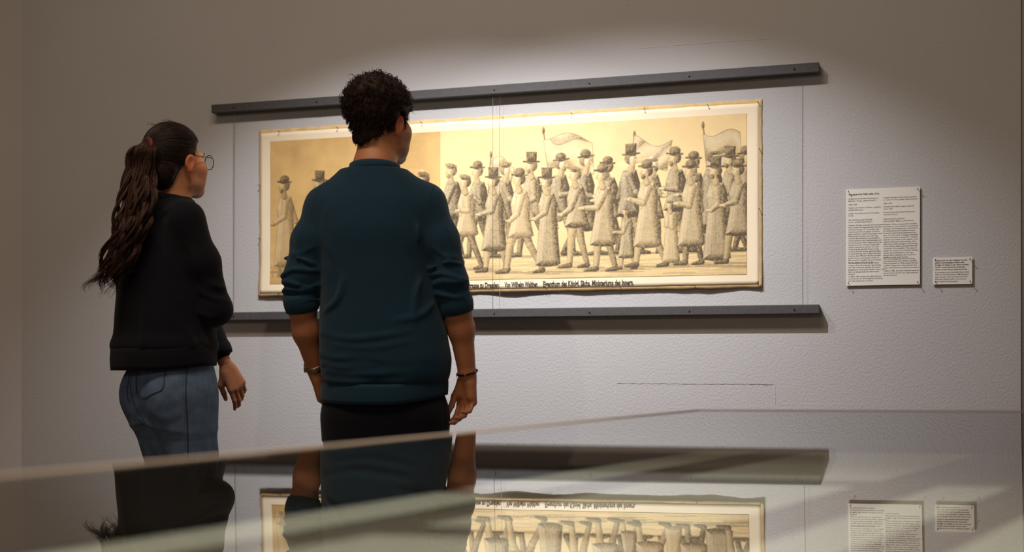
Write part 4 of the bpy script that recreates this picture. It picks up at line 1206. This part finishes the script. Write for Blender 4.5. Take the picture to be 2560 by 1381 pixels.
# curly hair: close cap plus individual curls
def hairline(q):
    """positive where hair grows, head frame (x right, y forward, z up)"""
    x, y, z = q[..., 0], q[..., 1], q[..., 2]
    ax_ = np.abs(x)
    nape = -0.074 + 0.45 * np.abs(x + 0.012) + 0.005 * np.sin(x * 260) + 0.003 * np.sin(x * 610 + 1) + 0.05 * np.clip(y + 0.08, 0, 1)
    low = np.where(y < -0.035, nape, np.where(y < 0.018, 0.028 + 0.9 * (y - 0.018) * (y > -0.035) * -0.4, np.where(y < 0.045, -0.008, 0.070)))
    low = np.where((y >= -0.035) & (y < -0.01), np.interp(y, [-0.035, -0.012], [-0.055, 0.030]), low)
    return z - low
Hf = Field((-0.14, -0.15, -0.10), (0.14, 0.14, 0.19), 0.0036)
def capfn(P):
    d, _, _ = p_ell((0, -0.014, 0.040), (0.083, 0.106, 0.099)); e = d(P)
    z = P[..., 2]; grow = np.clip((z + 0.02) / 0.1, 0, 1) * 0.022 * np.clip(1 - np.clip(P[..., 1] - 0.06, 0, 1) * 8, 0.3, 1)
    nd, _, _ = p_ell((0, -0.068, -0.040), (0.052, 0.036, 0.052)); n_ = nd(P) - 0.002 * wob(P, 70, 3)
    e = e - grow - 0.0065 * wob(P, 45, 5) * np.clip((z + 0.05) / 0.08, 0.15, 1) - 0.003 * wob(P, 95, 6) * np.clip((z + 0.05) / 0.08, 0.1, 1)
    k = 0.02; t = np.clip(0.5 + 0.5 * (e - n_) / k, 0, 1); e = e * (1 - t) + n_ * t - k * t * (1 - t)
    return np.maximum(e, -hairline(P) * 0.7)
Hf.D[:] = capfn(Hf.sub((-1, -1, -1), (1, 1, 1), 0)[1])
hm_ = Hf.mesh('hair'); 
hair = link('hair', hm_, M_HAIR_M, man, True); hair.matrix_local = HM
rs = np.random.RandomState(9)
paths, radii = [], []
while len(paths) < 2300:
    v = rs.randn(3); v /= np.linalg.norm(v)
    p = np.array([0, -0.014, 0.040]) + v * np.array([0.080, 0.102, 0.095])
    hl = float(hairline(p[None])[0])
    if hl < 0.012: continue
    topf = min(max((p[2] + 0.03) / 0.10, 0.0), 1.0)
    if topf < 0.12 and rs.rand() < 0.5: continue
    nrm = v / np.array([0.083, 0.106, 0.099]); nrm /= np.linalg.norm(nrm)
    tan = np.cross(nrm, rs.randn(3)); tan /= np.linalg.norm(tan); bit = np.cross(nrm, tan)
    lift = (0.004 + 0.026 * topf) * rs.uniform(0.7, 1.25)
    rc = rs.uniform(0.004, 0.0095) * (0.35 + 0.65 * topf)
    turns = rs.uniform(0.7, 1.6) * (0.4 + 0.6 * topf)
    drift = (tan * rs.uniform(-0.01, 0.01) + np.array([0, -0.1, -0.5]) * 0.012 * (1 - topf))
    t = np.linspace(0, 1, 14)
    ph0 = rs.rand() * 6.28; an = ph0 + t * turns * 2 * np.pi
    env = np.clip(t * 3, 0, 1)
    P = p + nrm * (lift * t ** 0.6)[:, None] + drift * t[:, None] + (rc * env * np.cos(an))[:, None] * tan + (rc * env * np.sin(an))[:, None] * (0.75 * bit + 0.55 * nrm)
    if topf < 0.35: P[:, 2] -= 0.012 * t
    paths.append(P); radii.append(np.interp(t, [0, 0.15, 0.8, 1], [0.0009, 0.0015, 0.0011, 0.0003]) * rs.uniform(0.7, 1.25))
for k in range(900):                          # short straight hair on the nape
    v = np.array([rs.randn() * 0.8, -abs(rs.randn()) - 0.15, rs.randn() * 0.8 - 0.2]); v /= np.linalg.norm(v)
    p = np.array([0, -0.068, -0.040]) + v * np.array([0.052, 0.036, 0.052])
    if float(hairline(p[None])[0]) < -0.002 + 0.006 * rs.rand(): continue
    t = np.linspace(0, 1, 6); dn = np.array([rs.randn() * 0.25, -0.1, -1.0]); dn -= v * (dn @ v) * 0.8
    P = p + dn * (rs.uniform(0.008, 0.018) * t)[:, None] + v * (0.0022 * np.sin(np.pi * t * 0.8))[:, None]
    paths.append(P); radii.append(np.interp(t, [0, 0.3, 1], [0.0008, 0.0011, 0.0002]))
for k in range(190):                          # larger loose curls standing off the crown
    v = np.array([rs.randn() * 0.9, rs.randn() * 0.8, rs.uniform(0.15, 1.0)]); v /= np.linalg.norm(v)
    p = np.array([0, -0.014, 0.040]) + v * np.array([0.092, 0.116, 0.112])
    nrm = v; tan = np.cross(nrm, rs.randn(3)); tan /= np.linalg.norm(tan); bit = np.cross(nrm, tan)
    t = np.linspace(0, 1, 20); an = rs.rand() * 6.28 + t * rs.uniform(0.8, 1.4) * 6.28; rc = rs.uniform(0.007, 0.015)
    P = p + nrm * (rs.uniform(0.008, 0.02) * t ** 0.7)[:, None] + rs.randn(3) * 0.006 * t[:, None] + (rc * np.cos(an))[:, None] * (0.6 * tan + 0.5 * nrm) + (rc * np.sin(an))[:, None] * (0.8 * bit + 0.3 * nrm)
    paths.append(P); radii.append(np.interp(t, [0, 0.15, 0.8, 1], [0.0007, 0.0013, 0.001, 0.0003]))
o = link('curls', tubes_mesh('curls', paths, radii, 4), M_HAIR_M, hair, True); tag(o, kind='stuff')

# ------------------------------------------------------------------ person with the ponytail
WD = 4.10
wom = person_root(420, WD, 'person in a black sweatshirt and blue jeans with glasses and a long wavy ponytail')
KW = WD / F
def w2(px, py, y=0.0):
    k = (WD + y) / F
    return (px - IMW / 2) * k - (420 - IMW / 2) * KW, HC + (HOR - py) * k
psw = math.radians(38)
HWX, HWZ = w2(441, 407)
HW = Matrix.Translation((HWX, 0.0, HWZ)) @ Matrix.Rotation(-math.radians(36), 4, 'Z') @ Matrix.Rotation(math.radians(5), 4, 'X') @ Matrix.Scale(0.97, 4)
fwd = np.array([math.sin(psw), math.cos(psw), 0]); rgt = np.array([math.cos(psw), -math.sin(psw), 0])
B = Field((-0.30, -0.26, -0.01), (0.36, 0.40, 1.74), 0.0034)
add_head(B, HW, 0.97, True)
B.add(p_cone((0.028, 0.0, 1.545), (0.018, -0.008, 1.43), 0.050, 0.055), 0.025)
B.add(p_cone((0.018, -0.004, 1.44), (0.010, -0.004, 1.38), 0.054, 0.068), 0.02)
by = -psw
B.add(p_loft([(0.84, 0.005, 0, 0.125, 0.095), (0.98, 0.0, 0, 0.105, 0.085), (1.15, 0.0, 0, 0.115, 0.09), (1.30, 0.005, 0, 0.125, 0.095), (1.39, 0.008, 0, 0.12, 0.075), (1.43, 0.01, 0, 0.07, 0.055)], yaw=by), 0.03)
aR = [(0.090, -0.105, 1.385), (0.170, -0.055, 1.085), (0.100, 0.145, 1.09)]
aL = [(-0.065, 0.125, 1.385), (0.055, 0.215, 1.11), (0.142, 0.205, 0.905)]
for a_ in (aR, aL):
    B.add(p_cone(a_[0], a_[1], 0.040, 0.034), 0.02); B.add(p_cone(a_[1], a_[2], 0.035, 0.0235), 0.02)
tips = add_hand(B, np.array(aL[2]) + np.array([0.010, 0, -0.018]), (0.50, 0.02, -1), (-0.85, -0.5, -0.2), (-0.50, 0.85, 0), 0.96,
         [(0.30, 0.50, 0.35), (0.45, 0.62, 0.40), (0.55, 0.70, 0.42), (0.60, 0.72, 0.42)], 0.06, (0.72, -0.05))
tips += add_hand(B, np.array(aR[2]) + np.array([-0.012, 0.02, 0.0]), (-0.45, 0.85, -0.1), (0.1, 0.1, 1), (0.8, 0.45, 0), 0.93,
         [(0.3, 0.5, 0.3), (0.35, 0.5, 0.35), (0.4, 0.5, 0.35), (0.4, 0.5, 0.35)], 0.05, (0.5, 0.3))
for sx in (1, -1):
    hp = np.array([0.01, 0, 0]) + rgt * sx * 0.060; ft = np.array([0.082, 0.01, 0]) + rgt * sx * 0.058
    kn = hp * 0.4 + ft * 0.6 + fwd * 0.015
    kn = kn + 0
    B.add(p_cone((hp[0], hp[1], 0.80), (kn[0], kn[1], 0.46), 0.062, 0.045), 0.03)
    B.add(p_cone((kn[0], kn[1], 0.46), (ft[0], ft[1], 0.09), 0.050, 0.032), 0.03)
    te = ft + fwd * 0.14
    B.add(p_cone((ft[0], ft[1], 0.055), (te[0], te[1], 0.042), 0.031, 0.023), 0.02)
body = link('body', B.mesh('body'), M_SKIN, wom, True)
skin_colour(body, HW, False, tips)
head_extras(HW, 0.97, wom, M_HAIR_W)

# sweatshirt: boxy, right arm bent across the front, left arm hanging forward
S = Field((-0.28, -0.28, 0.86), (0.36, 0.40, 1.48), 0.0038)
S.add(p_loft([(0.915, -0.013, -0.003, 0.160, 0.142), (0.945, -0.012, 0, 0.183, 0.167), (1.00, -0.010, 0, 0.176, 0.160), (1.12, -0.010, 0, 0.172, 0.152), (1.25, -0.012, 0, 0.168, 0.140),
              (1.34, -0.006, 0, 0.158, 0.118), (1.40, 0.004, 0, 0.118, 0.092), (1.455, 0.014, -0.004, 0.066, 0.066)], yaw=by, n=2.2), 0.02)
for a_, sx in ((aR, 1), (aL, -1)):
    a0, a1, a2 = map(np.array, a_)
    S.add(p_cone(np.array([0.012, 0, 1.415]) + rgt * sx * 0.05, a0 + np.array([0, 0, -0.005]), 0.045, 0.054), 0.045)
    S.add(p_cone(a0 + np.array([0, 0, -0.01]), (a0 + a1) / 2 + np.array([0.006, 0, 0]), 0.056, 0.058), 0.035)
    S.add(p_cone((a0 + a1) / 2 + np.array([0.006, 0, 0]), a1, 0.058, 0.056), 0.03)
    if sx == 1:
        S.add(p_cone(a1, a1 + (a2 - a1) * 0.45, 0.054, 0.044), 0.02)
        S.add(p_ell(a1 + np.array([0.004, 0.0, -0.006]), (0.056, 0.056, 0.054)), 0.02)
    else:
        S.add(p_cone(a1, a1 + (a2 - a1) * 0.80, 0.050, 0.039), 0.02)
for pts, w, a in [([(0.13, -0.10, 1.19), (0.19, -0.11, 1.155), (0.232, -0.06, 1.15)], 0.011, 0.008), ([(0.12, -0.11, 1.15), (0.18, -0.115, 1.115), (0.235, -0.07, 1.105)], 0.010, 0.007),
                  ([(0.12, -0.10, 1.08), (0.17, -0.11, 1.05), (0.22, -0.08, 1.06)], 0.011, 0.007), ([(0.09, -0.13, 1.32), (0.13, -0.15, 1.25), (0.14, -0.13, 1.18)], 0.013, 0.006),
                  ([(0.02, -0.165, 1.30), (0.05, -0.17, 1.18), (0.06, -0.17, 1.05)], 0.014, 0.006), ([(-0.14, -0.12, 1.15), (-0.145, -0.13, 1.0), (-0.15, -0.12, 0.93)], 0.014, 0.007),
                  ([(-0.04, -0.165, 1.10), (-0.03, -0.17, 0.99), (-0.04, -0.17, 0.93)], 0.014, 0.005), ([(0.10, -0.14, 1.02), (0.12, -0.13, 0.96), (0.10, -0.14, 0.92)], 0.012, 0.006),
                  ([(-0.02, -0.13, 1.40), (0.03, -0.13, 1.405), (0.08, -0.10, 1.40)], 0.015, 0.012)]:
    f, lo, hi = fold(np.array(pts), w, a); S.displace(lambda P, f=f: f(P), lo, hi)
S.displace(lambda P: 0.003 * wob(P, 15, 31) + 0.0012 * wob(P, 34, 32))
S.add(p_cone((0.018, -0.006, 1.42), (0.03, 0.0, 1.58), 0.054, 0.058), 0.006, 's')
S._half(2, 1.462, -1)
sweat = link('sweatshirt', S.mesh('sweatshirt'), M_BLACK, wom, True)
link('collar', band_mesh('collar', (0.021, -0.004, 1.450), (0.14, 0.10, 1), 0.067, 0.067, 0.024, 0.005, ribs=50, rib_amp=0.0005), M_BLACK, sweat, True)
ht = lambda p: 0.018 * max(0, (p.x - 0.0) / 0.17) ** 1.3
link('hem_band', band_mesh('hem_band', (-0.013, -0.003, 0.911), (0, 0, 1), 0.181, 0.164, 0.074, 0.006, yaw=by, segs=180, ribs=90, rib_amp=0.0006, tilt=ht, rows=6), M_BLACK, sweat, True)
a1, a2 = np.array(aL[1]), np.array(aL[2]); ax = (a2 - a1) / np.linalg.norm(a2 - a1)
link('cuff', band_mesh('cuff', a1 + (a2 - a1) * 0.80, ax, 0.0375, 0.0375, 0.045, 0.005, segs=60, ribs=30, rows=5, bulge=0.002), M_BLACK, sweat, True)
a1, a2 = np.array(aR[1]), np.array(aR[2]); ax = (a2 - a1) / np.linalg.norm(a2 - a1)
link('cuff', band_mesh('cuff', a1 + (a2 - a1) * 0.48, ax, 0.043, 0.043, 0.05, 0.005, segs=60, ribs=30, rows=5, bulge=0.002), M_BLACK, sweat, True)

# jeans
J = Field((-0.22, -0.22, 0.03), (0.28, 0.24, 1.0), 0.0042)
J.add(p_loft([(0.70, 0.020, 0.0, 0.130, 0.124), (0.78, 0.018, 0, 0.144, 0.136), (0.82, 0.018, 0, 0.146, 0.138), (0.88, 0.018, 0, 0.142, 0.132), (0.99, 0.004, 0, 0.130, 0.118)], yaw=by), 0.02)
for sx in (1, -1):
    hp = np.array([0.020, 0, 0]) + rgt * sx * 0.066; ft = np.array([0.085, 0.01, 0]) + rgt * sx * 0.058
    kn = hp * 0.42 + ft * 0.58 + fwd * 0.015
    J.add(p_cone((hp[0], hp[1], 0.78), (kn[0], kn[1], 0.47), 0.094, 0.068), 0.06)
    J.add(p_cone((kn[0], kn[1], 0.47), (ft[0], ft[1], 0.11), 0.068, 0.066), 0.03)
bk = -fwd
for sx in (1, -1):
    hp = np.array([0.020, 0, 0]) + rgt * sx * 0.062 + bk * 0.040; kn = np.array([0.062, 0, 0]) + rgt * sx * 0.060 + bk * 0.002
    J.add(p_cone((hp[0], hp[1], 0.77), (kn[0], kn[1], 0.47), 0.080, 0.062), 0.05)
for sx in (1, -1):
    c = np.array([0.018, 0, 0.80]) + rgt * sx * 0.07 + bk * 0.072
    J.add(p_ell(c, (0.064, 0.064, 0.085)), 0.06)
for pts, w, a in [([(-0.03, -0.14, 0.76), (0.03, -0.15, 0.72), (0.09, -0.14, 0.74)], 0.014, 0.006), ([(-0.08, -0.10, 0.72), (-0.02, -0.12, 0.68), (0.0, -0.12, 0.60)], 0.014, 0.007),
                  ([(0.10, -0.12, 0.90), (0.15, -0.06, 0.885), (0.17, 0.0, 0.90)], 0.010, 0.005), ([(0.11, -0.11, 0.86), (0.15, -0.06, 0.85), (0.17, 0.0, 0.86)], 0.010, 0.004),
                  ([(0.0, -0.16, 0.66), (-0.01, -0.16, 0.58), (0.02, -0.16, 0.52)], 0.014, 0.006), ([(0.11, -0.12, 0.70), (0.10, -0.12, 0.60), (0.12, -0.12, 0.50)], 0.014, 0.005)]:
    f, lo, hi = fold(np.array(pts), w, a); J.displace(lambda P, f=f: f(P), lo, hi)
J.displace(lambda P: 0.003 * wob(P, 17, 41))
J.cut_below(0.055)
jeans = link('jeans', J.mesh('jeans'), M_DENIM, wom, True)
bv = bvh_of(jeans)
sm_ = [w2(466, 900, -0.13), w2(468, 960, -0.13), w2(470, 1030, -0.13), w2(470, 1090, -0.13), w2(468, 1165, -0.13), w2(466, 1240, -0.13)]
seam('side_seam', bv, sm_, 0.0022, M_DENIMD, jeans, 70)
seam('seam_stitching', bv, [(x - 0.007, z) for x, z in sm_], 0.0011, M_STITCH, jeans, 140, dash=2)
pk = [w2(331, 905, -0.13), w2(336, 955, -0.13), w2(342, 985, -0.13), w2(366, 996, -0.13), w2(392, 985, -0.13), w2(417, 972, -0.13), w2(419, 940, -0.13), w2(418, 905, -0.13)]
seam('pocket_outline', bv, pk, 0.0018, M_DENIMD, jeans, 90)
c_ = np.mean(np.array(pk), 0)
seam('pocket_stitching', bv, [tuple(c_ + (np.array(p) - c_) * 0.93) for p in pk], 0.001, M_STITCH, jeans, 160, dash=2)
seam('pocket_outline', bv, [w2(313, 930, -0.13), w2(309, 985, -0.13), w2(314, 1003, -0.13), w2(319, 1008, -0.13)], 0.0018, M_DENIMD, jeans, 30)
seam('yoke_seam', bv, [w2(325, 925, -0.13), w2(318, 960, -0.13), w2(330, 1010, -0.13), w2(362, 1060, -0.13)], 0.0014, M_DENIMD, jeans, 40)
for sx in (1, -1):
    ft = np.array([0.085, 0.0, 0]) + rgt * sx * 0.064
    shoe('shoe', ft + fwd * 0.19, ft - fwd * 0.04, None, wom, M_SHOEW, M_SOLE)

# hair: smooth cap drawn back, tie, ponytail
def hairline_w(q):
    x, y, z = q[..., 0], q[..., 1], q[..., 2]
    low = np.where(y < -0.030, -0.075 + 0.35 * np.abs(x), np.where(y < 0.02, np.interp(y, [-0.03, -0.005], [-0.05, 0.026]), np.where(y < 0.05, 0.012 + 1.9 * (y - 0.02), 0.070)))
    return z - low
Hf = Field((-0.13, -0.15, -0.12), (0.13, 0.12, 0.17), 0.0036)
def capw(P):
    d, _, _ = p_ell((0, -0.016, 0.042), (0.081, 0.106, 0.096)); e = d(P)
    root = np.array([0, -0.112, 0.050]); v = P - root
    ang = np.arctan2(v[..., 0], v[..., 2] + 0.03)
    e = e - 0.0012 * np.sin(ang * 38 + 3 * np.sin(ang * 5)) - 0.003 * wob(P, 22, 12)
    return np.maximum(e, -hairline_w(P) * 0.7)
Hf.D[:] = capw(Hf.sub((-1, -1, -1), (1, 1, 1), 0)[1])
Hf.add(p_ell((0, -0.112, 0.050), (0.026, 0.022, 0.026)), 0.02)
Hf.add(p_ell((0, -0.066, -0.035), (0.058, 0.042, 0.062)), 0.025)
hair = link('hair', Hf.mesh('hair'), M_HAIR_C, wom, True); hair.matrix_local = HW
rs = np.random.RandomState(19)
root_l = np.array([0, -0.118, 0.050])
paths, radii = [], []
while len(paths) < 700:                       # strands combed back over the skull
    v = rs.randn(3); v /= np.linalg.norm(v)
    p = np.array([0, -0.016, 0.042]) + v * np.array([0.0825, 0.1075, 0.0975])
    if hairline_w(p[None])[0] < 0.002: continue
    if hairline_w(p[None])[0] > 0.035 and rs.rand() < 0.6: continue
    t = np.linspace(0, 1, 14)
    q = p + (root_l - p) * t[:, None]
    c = np.array([0, -0.016, 0.042]); w = (q - c) / np.array([0.0825, 0.1075, 0.0975])
    l = np.linalg.norm(w, axis=1)[:, None]; fac = np.maximum(1 / l, 1.0)
    q = c + (q - c) * fac * (1 + (0.012 + 0.012 * rs.rand()) * np.sin(np.pi * t))[:, None]
    paths.append(q); radii.append(np.interp(t, [0, 0.2, 1], [0.0004, 0.0012, 0.0012]))
nc, nr_ = np.array([0, -0.066, -0.035]), np.array([0.0595, 0.0435, 0.0635])
for k in range(420):                          # strands swept up from the nape
    v = np.array([rs.randn(), -abs(rs.randn()) * 0.9 + 0.35, rs.randn() * 0.9 - 0.3]); v /= np.linalg.norm(v)
    p = nc + v * nr_; t = np.linspace(0, 1, 14); q = p + (root_l - p) * t[:, None]
    w = (q - nc) / nr_; q = nc + (q - nc) * np.maximum(1 / np.linalg.norm(w, axis=1), 1.0)[:, None] * (1 + 0.03 * rs.rand())
    paths.append(q); radii.append(np.interp(t, [0, 0.2, 1], [0.0004, 0.0012, 0.0012]))
for k in range(34):                           # loose flyaway hairs at the crown and nape
    v = np.array([rs.randn() * 0.5, rs.uniform(-0.6, 0.5), 1.0]) if k < 16 else np.array([rs.choice([-1, 1]) * 0.7, -0.6, -0.55 + 0.2 * rs.randn()])
    v /= np.linalg.norm(v)
    p = np.array([0, -0.016, 0.042]) + v * np.array([0.083, 0.108, 0.098])
    t = np.linspace(0, 1, 8); b = np.array([rs.randn() * 0.01, -0.03 - 0.02 * rs.rand(), 0.006 * rs.rand()])
    q = p + b * t[:, None] + v * (rs.uniform(0.002, 0.006) * np.sin(np.pi * t * 0.8))[:, None]
    paths.append(q); radii.append(np.full(8, 0.0004))
tag(link('combed_strands', tubes_mesh('combed_strands', paths, radii, 4), M_HAIR_C, hair, True), kind='stuff')
tie = link('hair_tie', band_mesh('hair_tie', root_l + np.array([0, -0.004, 0.002]), (0, -1, 0.3), 0.024, 0.024, 0.014, 0.005, segs=32, bulge=0.004), M_TIE, hair, True)
R0 = np.array(HW @ Vector(root_l))
def g(px, py, y): x, z = w2(px, py, y); return (x, y, z)
guide = np.array([R0, g(356, 376, R0[1] - 0.04), g(350, 430, -0.12), g(342, 500, -0.155), g(328, 570, -0.185), g(304, 640, -0.19), g(280, 700, -0.18), g(268, 735, -0.17)])
G = catmull(guide, 40)
tt = np.linspace(0, 1, 40)
spread = np.interp(tt, [0, 0.06, 0.2, 0.45, 0.7, 0.88, 1], [0.016, 0.028, 0.040, 0.050, 0.048, 0.038, 0.028])
paths, radii = [], []
for c_i in range(64):                         # wavy locks, each of a few dozen hairs
    a0_ = rs.rand() * 6.28; r0_ = math.sqrt(rs.rand()) * 0.95
    ln0 = rs.uniform(0.78, 1.04) if rs.rand() < 0.7 else rs.uniform(0.5, 0.8)
    wf, wp = rs.uniform(18, 30), rs.uniform(0, 6.28); wa = rs.uniform(0.009, 0.021)
    tipd = np.array([rs.uniform(-0.05, 0.025), rs.uniform(-0.012, 0.012), rs.uniform(-0.01, 0.035)])
    for k in range(17):
        n = 34; ln = ln0 * rs.uniform(0.86, 1.0); u = np.linspace(0, ln, n)
        uc = np.clip(u, 0, 1)
        base = np.stack([np.interp(uc, tt, G[:, i]) for i in range(3)], -1)
        base[:, 2] -= np.clip(u - 1, 0, 1) * 0.4
        sp = np.interp(uc, tt, spread)
        ja, jr = rs.rand() * 6.28, math.sqrt(rs.rand())
        env = np.clip(u * 2.4 - 0.15, 0, 1)
        lw = 0.010 * jr * (1 - 0.55 * env)
        off = np.stack([np.cos(a0_) * r0_ * sp * 1.1 + np.cos(ja) * lw + wa * env * np.sin(u * wf + wp),
                        np.sin(a0_) * r0_ * sp * 0.75 + np.sin(ja) * lw + wa * env * np.cos(u * wf + wp * 1.3), 0.003 * np.sin(u * wf + wp)], -1)
        fly = np.clip((u - ln * 0.62) / 0.38, 0, 1)[:, None] ** 1.6 * (tipd + rs.randn(3) * 0.004)
        paths.append(base + off + fly)
        radii.append(np.interp(u, [0, ln * 0.1, ln * 0.7, ln], [0.0012, 0.0017, 0.0013, 0.0003]) * rs.uniform(0.6, 1.3))
# dense core so that no light comes through the upper tail
n = 30; u = np.linspace(0.0, 0.80, n)
core = np.stack([np.interp(u, tt, G[:, i]) for i in range(3)], -1)
paths.append(core); radii.append(np.interp(u, tt, spread) * np.interp(u, [0, 0.5, 0.8], [0.75, 0.5, 0.2]))
tag(link('ponytail', tubes_mesh('ponytail', paths, radii, 5), M_HAIR_W, hair and wom, True), 'long wavy dark brown ponytail', kind='stuff')

# glasses
gl = empty('glasses'); gl.parent = wom
gz = 0.004
for sx in (-1, 1):
    t = np.linspace(0, 2 * np.pi, 40, endpoint=False)
    c = np.array([sx * 0.034, 0.122, gz - 0.002])
    ring = np.stack([c[0] + 0.0265 * np.cos(t), c[1] - 0.10 * np.abs(c[0] + 0.0265 * np.cos(t)) + 0.0, c[2] + 0.0255 * np.sin(t)], -1)
    ringw = np.array([list(HW @ Vector(p)) for p in ring])
    link('lens_rim', tubes_mesh('lens_rim', [ringw], [np.full(40, 0.0014)], 6, closed=True), M_SPEC, gl, True)
    lens = mesh_np('lens', np.vstack([ringw, ringw.mean(0)[None]]), [(i, (i + 1) % 40, 40) for i in range(40)])
    link('lens', lens, M_LENS, gl, True)
    tp = catmull([(sx * 0.0600, 0.116, gz + 0.006), (sx * 0.072, 0.095, gz + 0.010), (sx * 0.079, 0.04, gz + 0.012), (sx * 0.080, 0.0, gz + 0.014), (sx * 0.079, -0.014, gz - 0.012)], 24)
    tw = np.array([list(HW @ Vector(p)) for p in tp])
    link('temple_arm', tubes_mesh('temple_arm', [tw], [np.full(24, 0.0014)], 6), M_SPEC, gl, True)
bp = catmull([(-0.010, 0.1165, gz + 0.002), (0, 0.120, gz + 0.006), (0.010, 0.1165, gz + 0.002)], 10)
link('bridge', tubes_mesh('bridge', [np.array([list(HW @ Vector(p)) for p in bp])], [np.full(10, 0.0014)], 6), M_SPEC, gl, True)
